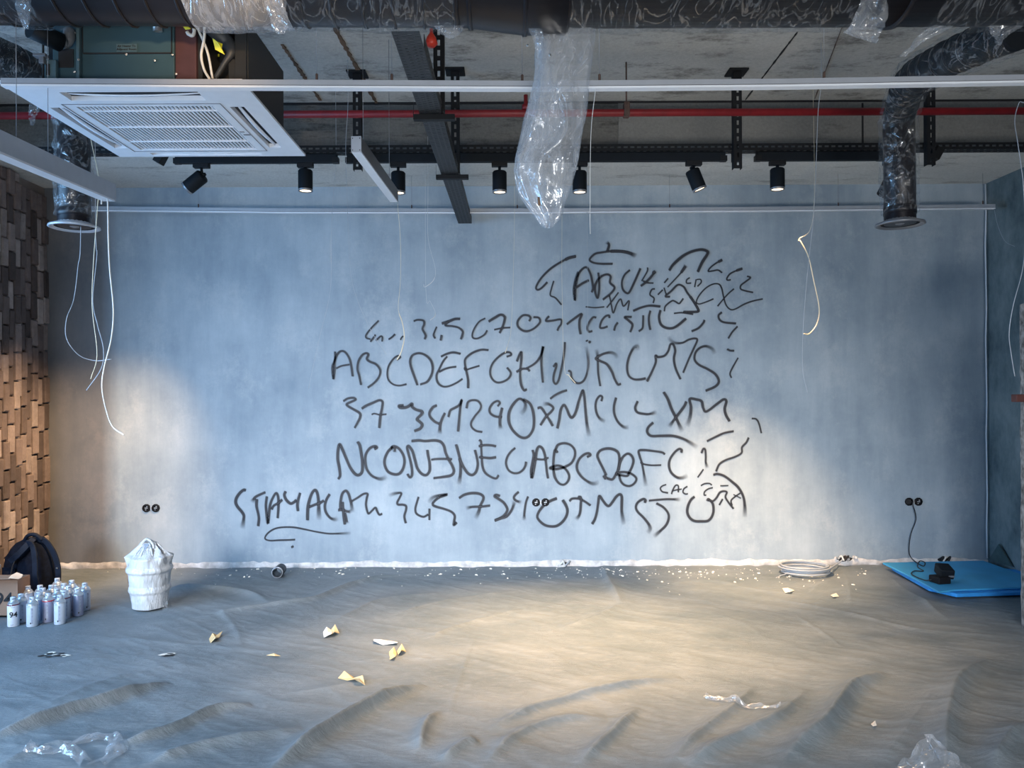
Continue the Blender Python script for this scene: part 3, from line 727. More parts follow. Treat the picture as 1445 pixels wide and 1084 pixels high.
def spotlight(px, py, tilt, label, target, power, ang=58, on=True, yt=0.0):
    """px,py = centre of the can in the photo; tilt about the viewing axis (rad), yt forward tilt"""
    c = P(px, py, TY); r, h = .045, .135
    R = Matrix.Rotation(tilt, 3, 'Y') @ Matrix.Rotation(yt, 3, 'X')
    t = thing('track_spotlight', label, 'spotlight', c, 'black spotlights on the tracks')
    MB().lathe([(0, h/2), (r*.86, h/2), (r, h/2-.008), (r, -h/2+.012)], c, 28, R).obj('housing', 'matt_black', t)
    MB().lathe([(r, -h/2+.012), (r*1.01, -h/2), (r*.84, -h/2), (r*.80, -h/2+.012)], c, 28, R).obj('trim_ring', 'alu_dark' if on else 'matt_black', t)
    MB().lathe([(r*.84, -h/2+.006), (0, -h/2+.004)], c, 28, R).obj('lens', lens_on if on else M['matt_black'], t)
    up = R@Vector((0, 0, 1)); top = c+up*(h/2); ax = top.x+ (0 if abs(tilt) < .1 else -math.copysign(.012, tilt))
    MB().span((ax-.05, TY-.02, TZ-.062), (ax+.05, TY+.02, TZ-.034)).obj('adapter', 'black', t, bevel=.003)
    MB().tube([(ax, TY, TZ-.06), (ax, TY, TZ-.075), tuple(top-up*.004)], .009, 8).lathe([(.0, .008), (.016, .006), (.016, -.006), (0, -.008)], top+up*.006, 12, R @ Matrix.Rotation(1.57, 3, 'Y')).obj('swivel_arm', 'matt_black', t)
    if on and power:
        d = (R@Vector((0, 0, -1)))
        l = spot('spot_beam', c-up*(h/2+.006), target, power, WARM, ang, 1.0, .03, t)
    return t
# small cans, each labelled by its neighbours
def tg(px, py): return tuple(G(px, py, 0))
spotlight(275, 257, .95, 'black spotlight turned sideways at the left end of the track', (-3.5, 5.95, .35), 760, 54, True, .1)
spotlight(431, 255, 0, 'upright black spotlight between the ceiling cassette and the short box lamp', tg(431, 880), 35, 75, True)
spotlight(562, 258, 0, 'upright black spotlight half hidden behind the short box lamp', tg(562, 885), 70, 72, True)
spotlight(705, 257, 0, 'upright black spotlight just left of the hanging clear plastic', tg(735, 910), 560, 66)
spotlight(818, 257, 0, 'upright black spotlight just right of the hanging clear plastic', tg(860, 905), 520, 66)
spotlight(982, 254, -.38, 'black spotlight tilted to the right beside the middle strut', (1.95, 5.98, .0), 880, 46)
spotlight(1097, 253, 0, 'upright black spotlight at the left end of the right track', tg(1080, 895), 330, 70)
spotlight(1254, 262, .45, 'black spotlight mostly hidden behind the right vertical duct', (1, 5, 0), 0, on=False)

# cable tray running away to the back wall, with slots
ZT = 2.762; wt = .105
xt0, xt1 = P(572, 41, 2.86).x, P(656, 305, 6.1).x
t = thing('cable_tray', 'dark perforated cable tray running from the big duct to the back wall', 'cable tray', ((xt0+xt1)/2, 4.5, ZT))
U = Vector((xt1-xt0, 3.26, 0)); Lt_ = U.length; U.normalize(); V = Vector((U.y, -U.x, 0))
o0 = Vector((xt0, 2.86, ZT))-V*wt/2
MB().perf(o0, U, V, Lt_, wt, 4, .006, .026, .017).obj('tray_floor', 'teal_side', t, solid=.002)
for sgn in (0, 1):
    MB().perf(o0+V*wt*sgn+U*.14, U, (0, 0, 1), Lt_-.14, .055, 1, .03, .052, .008).obj('side_rail', 'teal_side', t, solid=.002)
for Y in (3.73, 4.76):
    cx_ = xt0+(Y-2.86)/3.26*(xt1-xt0)
    MB().span((cx_-.085, Y-.035, ZT-.03), (cx_+.115, Y+.0, ZT-.004)).add([(cx_-.085, Y-.03, ZT-.03), (cx_-.085, Y-.01, ZT-.03), (cx_-.085, Y-.01, ZT+.06), (cx_-.085, Y-.03, ZT+.06)], [(0, 1, 2, 3)]).obj('bracket_arm', 'black', t, bevel=.002, solid=0)
for k in range(3):
    MB().tube(spline([(xt0+(s/8)*(xt1-xt0)+.02*math.sin(s*1.7+k)+.02*(k-1), 3.02+3.08*s/8, ZT+.014) for s in range(9)], 4), .006, 6).obj('tray_cable', 'wire_black', t)
xr_ = P(611, 70, 3.7).x
tag(MB().lathe([(.008, .35), (.008, .05), (.022, .03), (.03, .0), (.014, -.015), (0, -.015)], (xr_, 3.62, 3.06), 16).obj('sprinkler_head', 'redcap', origin=(xr_, 3.62, 3.06)), 'small red fitting above the cable tray beside the near strut', 'sprinkler')

# long light bars
def box_lamp(name, label, pts, Y, hgt, dep, group, grips, wires=True, diff=True):
    """pts: list of (px, centre py) along the bar"""
    ps = [P(px, py, Y) for px, py in pts]
    t = thing(name, label, 'lamp', ps[len(ps)//2], group)
    for i in range(len(ps)-1):
        a, b_ = ps[i], ps[i+1]; mb = MB(); md = MB(); ml = MB()
        for mm, z0, z1, e in ((mb, -hgt*.16, hgt/2, 0), (ml, -hgt*.24, -hgt*.16, -.003), (md, -hgt/2, -hgt*.24, 0)):
            vs = [Vector((p.x, p.y+dy*(dep/2+e), p.z+z)) for p in (a, b_) for dy in (-1, 1) for z in (z0, z1)]
            mm.add(vs, [(0, 1, 5, 4), (2, 6, 7, 3), (0, 2, 3, 1), (4, 5, 7, 6), (0, 4, 6, 2), (1, 3, 7, 5)])
        mb.obj('lamp_body', 'alu', t); ml.obj('shadow_gap', 'ink', t)
        md.obj('diffuser', 'diffuser', t)
    for gx_ in grips:
        k = max(i for i in range(len(pts)-1) if pts[i][0] <= gx_) if gx_ >= pts[0][0] else 0
        f = (gx_-pts[k][0])/(pts[k+1][0]-pts[k][0]); p = ps[k].lerp(ps[k+1], f)
        MB().lathe([(0, hgt/2), (.005, hgt/2), (.005, hgt/2+.028), (0, hgt/2+.032)], p, 8).obj('cable_grip', 'rust', t)
        top = ZS if p.y < YB-.03 else ZB
        MB().tube([(p.x, p.y, p.z+hgt/2), (p.x, p.y, top)], .0012, 5).obj('suspension_wire', 'alu_dark', t)
    return t
box_lamp('linear_lamp', 'longest suspended white light bar, spanning the frame under the duct', [(5, 118), (300, 120), (760, 122), (1100, 119), (1480, 112.5)], 2.925, .030, .034, 'suspended linear lamps', (447, 553, 737, 846, 1163))
box_lamp('linear_lamp', 'thin light bar suspended just in front of the back wall', [(128, 295), (400, 298), (760, 298), (1060, 296), (1403, 292)], 5.9, .036, .03, 'suspended linear lamps', (280, 581, 730, 945, 1183, 1387))
def bar3(label, A, B, hgt, wid, near_cap, name='box_lamp', bmat='alu_dark', wf=(.15, .85)):
    A, B = Vector(A), Vector(B); d = (B-A).normalized(); s = Vector((d.y, -d.x, 0)).normalized(); t = thing(name, label, 'lamp', (A+B)/2, 'suspended linear lamps')
    def bx(z0, z1, w_, a_=0, b2=0):
        vs = [p+s*sg*w_/2+Vector((0, 0, z)) for p in (A+d*a_, B-d*b2) for sg in (-1, 1) for z in (z0, z1)]
        return MB().add(vs, [(0, 1, 5, 4), (2, 6, 7, 3), (0, 2, 3, 1), (4, 5, 7, 6), (0, 4, 6, 2), (1, 3, 7, 5)])
    bx(-hgt/2+.006, hgt/2, wid, .002, .002).obj('lamp_body', bmat, t)
    bx(-hgt/2-.001, -hgt/2+.006, wid*.96, .003, .003).obj('diffuser', 'diffuser', t)
    for p, q in ((A, -.003), (B, .003)):
        c0 = p+d*q
        vs = [c0+d*e+s*sg*wid/2*1.02+Vector((0, 0, z)) for e in (-.002, .002) for sg in (-1, 1) for z in (-hgt/2, hgt/2+.001)]
        MB().add(vs, [(0, 1, 3, 2), (4, 6, 7, 5), (0, 2, 6, 4), (1, 5, 7, 3), (0, 4, 5, 1), (2, 3, 7, 6)]).obj('end_cap', 'alu', t)
        for sx in (-1, 1):
            for z in (-1, 1):
                pp_ = c0-d*.0025*(1 if p is A else -1)+s*sx*wid*.36+Vector((0, 0, z*hgt*.38)); MB().box(pp_, (.004, .003, .004)).obj('screw', 'ink', t)
    for f in wf:
        p = A.lerp(B, f); MB().tube([p+Vector((0, 0, hgt/2)), (p.x, p.y, ZS)], .0012, 5).obj('suspension_wire', 'alu_dark', t)
    return t
A = P(503, 204, 3.55); Bf = P(556, 275, 4.48); Bf.z = A.z
bar3('short light bar pointing away from the camera left of the cable tray', A, Bf, .072, .046, True)
A = P(-60, 178, 2.35); Bf = P(154, 272, 3.50); mz = (A.z+Bf.z)/2
bar3('pale light bar entering at the left edge and ending near the left vertical duct', A, Bf, .078, .055, True, bmat='alu', wf=(.3, .5))

# ceiling cassette
ZP = 2.63; ax0, ax1, ay0, ay1 = -1.971, -1.022, 2.985, 3.93
ac = thing('ceiling_cassette', 'white square ceiling air conditioner with exposed metal body, upper left', 'air conditioner', (-1.5, 3.45, ZP))
# bevelled decorative panel as a frame with openings for grille and louvres
def rect(x0, y0, x1, y1): return (x0, y0, x1, y1)
gr_ = rect(-1.81, 3.24, -1.235, 3.82)
lv = {'front': rect(-1.79, 3.085, -1.235, 3.175), 'back': rect(-1.79, 3.865, -1.235, 3.905), 'left': rect(-1.925, 3.25, -1.865, 3.79), 'right': rect(-1.165, 3.25, -1.105, 3.79)}
xs_ = sorted({ax0, ax1, *[r[0] for r in [gr_, *lv.values()]], *[r[2] for r in [gr_, *lv.values()]]}); ys_ = sorted({ay0, ay1, *[r[1] for r in [gr_, *lv.values()]], *[r[3] for r in [gr_, *lv.values()]]})
mb = MB()
for i in range(len(xs_)-1):
    for j in range(len(ys_)-1):
        cx_, cy_ = (xs_[i]+xs_[i+1])/2, (ys_[j]+ys_[j+1])/2
        if any(r[0] < cx_ < r[2] and r[1] < cy_ < r[3] for r in [gr_, *lv.values()]): continue
        mb.add([(xs_[i], ys_[j], ZP), (xs_[i], ys_[j+1], ZP), (xs_[i+1], ys_[j+1], ZP), (xs_[i+1], ys_[j], ZP)], [(0, 1, 2, 3)])
for r in [gr_, *lv.values()]:
    c_ = [(r[0], r[1]), (r[2], r[1]), (r[2], r[3]), (r[0], r[3])]
    mb.add([(x, y, z) for z in (ZP, ZP+.022) for x, y in c_], [(k, (k+1) % 4, (k+1) % 4+4, k+4) for k in range(4)])
c_ = [(ax0, ay0), (ax1, ay0), (ax1, ay1), (ax0, ay1)]; ci = [(ax0+.03, ay0+.03), (ax1-.03, ay0+.03), (ax1-.03, ay1-.03), (ax0+.03, ay1-.03)]
mb.add([(x, y, ZP) for x, y in c_]+[(x, y, ZP+.010) for x, y in c_]+[(x, y, ZP+.022) for x, y in ci], [(k, (k+1) % 4, (k+1) % 4+4, k+4) for k in range(4)]+[(k+4, (k+1) % 4+4, (k+1) % 4+8, k+8) for k in range(4)]+[(8, 9, 10, 11)])
mb.obj('panel', 'ac_white', ac)
MB().span((gr_[0]-.001, gr_[1], ZP+.02), (gr_[2], gr_[3], ZP+.03)).obj('grille_back', 'ac_dark', ac)
n_sl = 33
mb0 = None
for k in range(n_sl):
    x = gr_[0]+.012+(gr_[2]-gr_[0]-.024)*k/(n_sl-1)
    o = MB().box((x, 3.53, ZP+.006), (.0075, gr_[3]-gr_[1]-.01, .005)).obj('grille_slat', 'ac_white', ac) if mb0 is None else bpy.data.objects.new('grille_slat', mb0.data)
    if mb0 is None: mb0 = o; x00 = x
    else: C.objects.link(o); o.parent = ac; o.location = (x-x00, 0, 0)
for y in (3.3, 3.5, 3.7):
    MB().span((gr_[0], y-.003, ZP+.0), (gr_[2], y+.003, ZP+.012)).obj('grille_crossbar', 'ac_white', ac)
# frame line round the grille and sensor dot, small printed mark
for a_, b2 in (((gr_[0]-.045, gr_[1]-.03), (gr_[2]+.045, gr_[1]-.027)), ((gr_[0]-.045, gr_[3]+.018), (gr_[2]+.045, gr_[3]+.021)), ((gr_[0]-.045, gr_[1]-.03), (gr_[0]-.042, gr_[3]+.02)), ((gr_[2]+.042, gr_[1]-.03), (gr_[2]+.045, gr_[3]+.02))):
    MB().span((*a_, ZP-.002), (*b2, ZP+.001)).obj('panel_seam', 'alu_dark', ac)
for x_, y_ in ((-1.22, 3.56), (-1.215, 3.60), (-1.2, 3.60)): MB().box((x_, y_, ZP-.001), (.02, .012, .002)).obj('printed_mark', 'alu_dark', ac)
for k, r in lv.items():
    MB().span((r[0], r[1], ZP+.02), (r[2], r[3], ZP+.04)).obj('outlet', 'ac_dark', ac)
    hz_ = (r[2]-r[0]) > (r[3]-r[1])
    if hz_:
        vs = [(r[0]+(r[2]-r[0])*i/16, (r[1]+r[3])/2+dy*(.75-.4*(1-math.sin(math.pi*i/16))), ZP+.012+dz-.010*math.sin(math.pi*i/16)) for i in range(17) for dy, dz in ((-.010, 0), (.024, .004))]
    else:
        vs = [((r[0]+r[2])/2+dy*(.75-.4*(1-math.sin(math.pi*i/16))), r[1]+(r[3]-r[1])*i/16, ZP+.012+dz-.010*math.sin(math.pi*i/16)) for i in range(17) for dy, dz in ((-.012, 0), (.012, .004))]
    MB().add(vs, [(2*i, 2*i+1, 2*i+3, 2*i+2) for i in range(16)], True).obj('louvre', 'ac_white', ac, solid=.004)
# sheet-metal body above the panel
bY0, bY1, bZ0, bZ1 = 3.08, 3.60, ZP+.024, 2.925; bX0, bX1 = -1.845, -1.040
MB().span((bX0, bY0+.03, bZ0), (bX0+.62, bY1, bZ1)).add([(bX1, bY0, bZ0), (bX1, bY1, bZ0), (bX1, bY1, bZ1), (bX1, bY0, bZ1)], [(0, 1, 2, 3)]).add([(bX0, bY1, bZ0), (bX1, bY1, bZ0), (bX1, bY1, bZ1), (bX0, bY1, bZ1)], [(0, 1, 2, 3)]).add([(bX0, bY0+.03, bZ1), (bX1, bY0, bZ1), (bX1, bY1, bZ1), (bX0, bY1, bZ1)], [(0, 1, 2, 3)]).obj('body', 'teal_side', ac, solid=.003)
def bf(px0, py0, px1, py1, y, th, name, mat, **k):
    a, b_ = P(px0, py0, y), P(px1, py1, y)
    return MB().span((a.x, y, b_.z), (b_.x, y+th, a.z)).obj(name, mat, ac, **k)
bf(74, 26, 109, 114, 3.075, .03, 'side_bay', 'teal', bevel=.003)
bf(115, 26, 246, 114, 3.08, .03, 'front_panel', 'teal', bevel=.003)
bf(117, 26, 242, 74, 3.072, .006, 'access_cover', 'teal', bevel=.0015)
bf(117, 74.2, 242, 75.4, 3.071, .004, 'cover_edge', 'ink'); bf(116, 38, 117.2, 74, 3.071, .004, 'cover_edge', 'ink'); bf(241, 38, 242.2, 74, 3.071, .004, 'cover_edge', 'ink')
bf(107, 26, 112, 113, 3.055, .02, 'corner_bracket', 'teal_light', bevel=.002)
bf(82, 69, 103.5, 95, 3.07, .005, 'square_port', 'ink', bevel=.001)
lab = bf(164, 62, 193.5, 73, 3.068, .003, 'type_label', 'teal_light')
bf(247, 32, 277, 114, 3.09, .03, 'maroon_cover', 'maroon', bevel=.003)
bf(277, 30, 331, 114, 3.30, .01, 'wiring_recess', 'ink'); bf(322, 83, 348, 114, 3.12, .04, 'terminal_box', 'teal_side', bevel=.003)
bf(331, 30, 350.5, 114, 3.10, .03, 'end_bay', 'teal_side', bevel=.002)
bf(62, 84, 79, 113, 3.04, .02, 'mounting_foot', 'teal_light', bevel=.003); bf(65, 90, 70, 106, 3.037, .002, 'foot_slot', 'ink')
for px, py in ((111.5, 84.5), (106, 102), (179, 77), (219, 86), (244, 78), (106, 47), (249, 105)):
    p = P(px, py, 3.055); MB().lathe([(.0045, .004), (.004, 0), (0, 0)], p, 8, Matrix.Rotation(math.pi/2, 3, 'X')).obj('screw', 'screw', ac)
p = P(61, 113, 3.03); q = P(60, 30, 3.03)
MB().tube([p, (p.x, p.y, ZS)], .005, 6).obj('threaded_rod', 'black', ac); MB().box(P(58, 79, 3.03), (.05, .03, .012)).box(P(60, 85, 3.03), (.02, .02, .03)).obj('rod_nut', 'alu_dark', ac, bevel=.002)
MB().tube([P(42, 40, 2.92), P(86, 60, 3.02)], .036, 16).obj('insulated_pipe', 'matt_black', ac)
MB().tube(spline([P(84, 58, 3.02), P(92, 60, 3.03), P(97, 54, 3.04), P(98, 44, 3.06)], 5), .022, 14).tube([P(84, 60, 3.01), P(88, 57, 3.02)], .027, 14).obj('pipe_elbow', 'alu_dark', ac)
MB().lathe([(.018, .03), (.018, -.02), (.011, -.02), (.011, .0), (0, 0)], P(222, 37, 3.05), 14, Matrix.Rotation(.15, 3, 'X')).obj('drain_spout', 'screw', ac)
MB().box(P(231, 35, 3.06), (.02, .02, .012)).obj('blue_clip', 'blue_edge', ac); MB().box(P(239, 34, 3.06), (.03, .02, .01)).obj('red_clip', 'redcap', ac)
MB().tube(spline([P(289, 30, 3.02), P(288, 55, 3.05), P(284, 78, 3.08), P(288, 98, 3.1), P(296, 112, 3.1)], 6), .0055, 8).obj('white_lead', 'wire_white', ac)
MB().tube(spline([P(276, 34, 3.02), P(287, 58, 3.07), P(294, 78, 3.08), P(300, 111, 3.1)], 6), .005, 8).obj('white_lead', 'wire_white', ac)
MB().tube(spline([P(269, 30, 3.02), P(274, 42, 3.03), P(272, 50, 3.03), P(266, 48, 3.03), P(264, 45, 3.03)], 6), .007, 8).obj('white_lead', 'wire_white', ac)
MB().tube(spline([P(292, 34, 3.06), P(308, 48, 3.1), P(322, 62, 3.12), P(326, 74, 3.1), P(316, 90, 3.1), P(303, 112, 3.12)], 6), [.03, .03, .03, .03, .03, .03, .03, .03, .03, .03, .03, .03, .03, .029, .028, .026, .023, .02, .018, .016, .014, .013, .012, .011, .01, .01, .01, .01, .01, .01, .01], 12).obj('refrigerant_hose', 'hose', ac)
MB().add([P(300, 54, 3.04), P(308, 60, 3.03), P(317, 77, 3.04), P(304, 70, 3.05)], [(0, 1, 2, 3)]).add([P(305, 58, 3.06), P(314, 62, 3.05), P(312, 70, 3.05)], [(0, 1, 2)]).obj('warning_tag', 'yellow', ac, solid=.002)
MB().add([P(257, 36, 3.02), P(266, 33, 3.02), P(269, 41, 3.02), P(262, 42, 3.03)], [(0, 1, 2, 3)]).obj('warning_tag', 'yellow', ac, solid=.002)
bf(306, 76, 309.5, 80, 3.28, .004, 'brass_nut', 'yellow'); bf(288, 78, 291.5, 82, 3.28, .004, 'brass_nut', 'tan')
def text(body, size, loc, mat, parent, rot=(math.pi/2, 0, 0), name='lettering', extrude=.0006, cx='CENTER', bold=0):
    cu = bpy.data.curves.new(name, 'FONT'); cu.body = body; cu.size = size; cu.align_x = cx; cu.align_y = 'CENTER'; cu.extrude = extrude; cu.offset = bold
    o = bpy.data.objects.new(name, cu); C.objects.link(o)
    dg = bpy.context.evaluated_depsgraph_get(); me = bpy.data.meshes.new_from_object(o.evaluated_get(dg)); bpy.data.objects.remove(o)
    o = bpy.data.objects.new(name, me); C.objects.link(o); me.materials.clear(); me.materials.append(M[mat]); o.rotation_euler = rot
    pw = Vector((0, 0, 0)); q = parent
    while q is not None: pw += Vector(q.location); q = q.parent
    o.location = Vector(loc)-pw; o.parent = parent; return o
text('Air Heater To\nAdjacent Room', .0125, P(178.5, 67.3, 3.0665), 'ink', ac)

# big horizontal duct
DY, DZ, DR = 2.70, 2.928, .212
du = thing('ventilation_duct', 'large dark round duct crossing the very top of the frame', 'duct', (0, DY, DZ))
def dx_(px): return P(px, 20, DY-.1).x
def dzf(x): return .028*max(0, min(1, (.2-x)/2.6))
MB().tube([(X0+.02, DY, DZ+.028), (-2.4, DY, DZ+.028), (dx_(655), DY, DZ+dzf(dx_(655))), (dx_(742), DY, DZ-.005), (dx_(800), DY, DZ-.005), (dx_(803), DY, DZ), (X1-.02, DY, DZ)], [DR, DR, DR, DR+.018, DR+.018, DR, DR], 56).obj('duct_shell', 'black_duct', du)
hel = []; pitch = .105; x = X0+.05; n = 0
while x < dx_(640):
    a_ = n*2*math.pi/24; hel.append((x, DY+math.cos(a_)*(DR+.002), DZ+dzf(x)-math.sin(a_)*(DR+.002))); x += pitch/24; n += 1
MB().tube(hel, .006, 5).obj('spiral_seam', 'black_duct', du)
for px, rr in ((642, .010), (742, .026), (661, .006), (803, .014), (1290, .008)):
    MB().lathe([(DR-.02, -.008), (DR+rr, -.008), (DR+rr, .008), (DR-.02, .008)], (dx_(px), DY, DZ-.002+dzf(dx_(px))), 56, Matrix.Rotation(math.pi/2, 3, 'Y')).obj('collar', 'black_duct', du)
for px, py in ((747, 27), (781, 42), (768, 7)):
    p = P(px, py, DY-.19); p.y = DY-math.sqrt(max(0, (DR+.02)**2-(p.z-DZ)**2)); MB().lathe([(.005, .003), (.004, -.003), (0, -.004)], p, 8, Matrix.Rotation(-1.2, 3, 'X')).obj('screw', 'screw', du)
def wrap(x0, x1, label, mat='film_duct', amp=.012, seed=0, droop=.02):
    nu, nv_ = 64, max(12, int((x1-x0)/.02))
    def fn(u, q):
        a_ = u*2*math.pi; X_ = x0+(x1-x0)*q
        r = DR+.003+amp*.9*abs(float(vn(X_*26+a_*3.5+seed, a_*2.2+seed))-.5)+amp*.6*float(vn(X_*7+seed, a_*3))
        r += droop*max(0, -math.sin(a_))**3*float(vn(X_*9+seed, 3.1))
        return Vector((X_, DY+math.cos(a_)*r, DZ+dzf(X_)+math.sin(a_)*r))
    o = MB().grid(fn, nu, nv_, True, True).obj('duct_wrap', mat, origin=((x0+x1)/2, DY, DZ))
    return tag(o, label, 'plastic wrap', 'clear film wrapped round the big duct')
wrap(X0+.03, dx_(42), 'clear film on the duct at the top left corner', 'film_duct', .014, 3)
wrap(dx_(258), dx_(400), 'clear film on the duct above the cassette wiring, lit golden', 'film_gold', .014, 7)
wrap(dx_(402), dx_(640), 'bluish clear film on the duct right of the cassette', 'film_duct', .012, 11)
wrap(dx_(806), dx_(1228), 'clear film on the duct right of the hanging bag', 'film_duct', .014, 23, .01)
wrap(dx_(1332), X1-.04, 'clear film on the duct at the top right corner', 'film_duct', .014, 31)
# hanging scraps of film
def scrap(px, Y, label, seed=0, mat='film_thick', name='film_scrap', cat='plastic film', n=12, group=None, push=.0):
    """outline rows: list of (py, pxl, pxr); a crumpled sheet at its own depth"""
    rows = px
    def fn(u, q):
        k = q*(len(rows)-1); i = min(int(k), len(rows)-2); f = k-i
        py = rows[i][0]*(1-f)+rows[i+1][0]*f; l = rows[i][1]*(1-f)+rows[i+1][1]*f; r = rows[i][2]*(1-f)+rows[i+1][2]*f
        y = Y+.05*(float(vn(u*5+seed, q*6+seed))-.5)+push*math.sin(u*math.pi)
        return P(l+(r-l)*u+2.5*(float(vn(q*14+seed, u*3))-.5), py, y)
    o = MB().grid(fn, n, 5*len(rows)).obj(name, mat, origin=P(rows[0][1], rows[0][0], Y))
    return tag(o, label, cat, group)
HG = 'loose film hanging from the big duct'
scrap([(-6, 20, 44), (14, 22, 44), (28, 28, 42), (41, 34, 40)], DY-.17, 'clear film tail hanging from the duct at the top left', 2, group=HG, mat='film')
scrap([(-6, 372, 404), (14, 376, 404), (30, 382, 407), (48, 390, 402)], DY-.19, 'crumpled film tail hanging below the duct beside the cassette', 5, group=HG)
scrap([(36, 612, 655), (44, 617, 652), (50, 626, 646), (55, 633, 640)], DY-.1, 'small bunched film tail under the duct above the cable tray', 8, group=HG)
scrap([(-6, 1215, 1248), (10, 1212, 1254), (24, 1206, 1252), (38, 1198, 1248), (46, 1190, 1243), (52, 1205, 1240), (61, 1233, 1238)], DY-.20, 'large torn film tail hanging right of centre under the duct', 12, group=HG, push=.04)
scrap([(36, 1318, 1345), (46, 1300, 1330), (56, 1290, 1308), (66, 1284, 1294), (80, 1266, 1278)], DY-.08, 'thin stringy film hanging beside the right branch duct', 15, group=HG, mat='film')
scrap([(36, 1395, 1445), (48, 1398, 1425), (56, 1405, 1416), (64, 1409, 1412)], DY-.1, 'film tail under the duct at the top right corner', 18, group=HG, mat='film')
scrap([(144, 42, 56), (155, 40, 56), (165, 41, 50), (177, 42, 47)], 4.62, 'thin curl of clear film on the red pipe at the left', 21, group=None, mat='film')
scrap([(40, 745, 765), (55, 752, 768), (72, 756, 764)], DY-.02, 'knotted film at the top of the hanging bag', 19, group=HG)
# the big hanging bag of film: crumpled closed sleeve
rowsB = [(36, 756, 842), (60, 757, 839), (85, 756, 836), (115, 753, 832), (150, 744, 828), (175, 738, 824), (200, 732, 820), (222, 727, 817), (240, 725, 813), (258, 727, 808), (274, 731, 803), (288, 740, 797), (300, 749, 795), (310, 756, 790), (318, 764, 783), (322, 769, 778)]
def bagf(u, q):
    k = q*(len(rowsB)-1); i = min(int(k), len(rowsB)-2); f = k-i
    py, l, r = [rowsB[i][j]*(1-f)+rowsB[i+1][j]*f for j in range(3)]
    a_ = u*2*math.pi; cr_ = .75+.5*float(vn(u*9+3, q*11))+.18*math.sin(a_*7+q*9)
    x = (l+r)/2-(r-l)/2*math.cos(a_); dd = .07*math.sin(a_)*cr_*(.5+q*.5)
    if 0 < u < .5: x += 5*(float(vn(q*16, u*9))-.5)
    return P(x, py, 2.78+dd)
t = thing('plastic_sleeve', 'big crumpled clear plastic bag hanging from the duct in the middle', 'plastic bag', P(780, 40, 2.78))
MB().grid(bagf, 72, 110, True, True).obj('sleeve', 'film', t)
inner = [(55, 757, 778), (85, 757, 776), (115, 753, 780), (150, 746, 795), (180, 739, 799), (200, 734, 792), (222, 729, 770), (250, 731, 765), (285, 745, 768), (312, 762, 778)]
def inf(u, q):
    k = q*(len(inner)-1); i = min(int(k), len(inner)-2); f = k-i
    py, l, r = [inner[i][j]*(1-f)+inner[i+1][j]*f for j in range(3)]
    return P(l+(r-l)*u, py, 2.735+.035*math.sin(u*9+q*5)+.03*float(vn(u*6, q*9)))
MB().grid(inf, 26, 60).obj('inner_fold', 'film_thick', t)
def ft(pts, r=.0028): return MB().tube(spline([P(x, y, 2.70) for x, y in pts], 5), r, 6)
ft([(785, 122), (797, 140), (800, 165), (797, 190), (768, 218)], .002).obj('fold_edge', 'film_thick', t)
ft([(726, 245), (734, 272), (752, 298), (764, 318)], .002).obj('fold_edge', 'film_thick', t)
MB().tube([P(760, 278, 2.70), P(761, 290, 2.70)], .004, 6).obj('tape_scrap', 'wood', t)

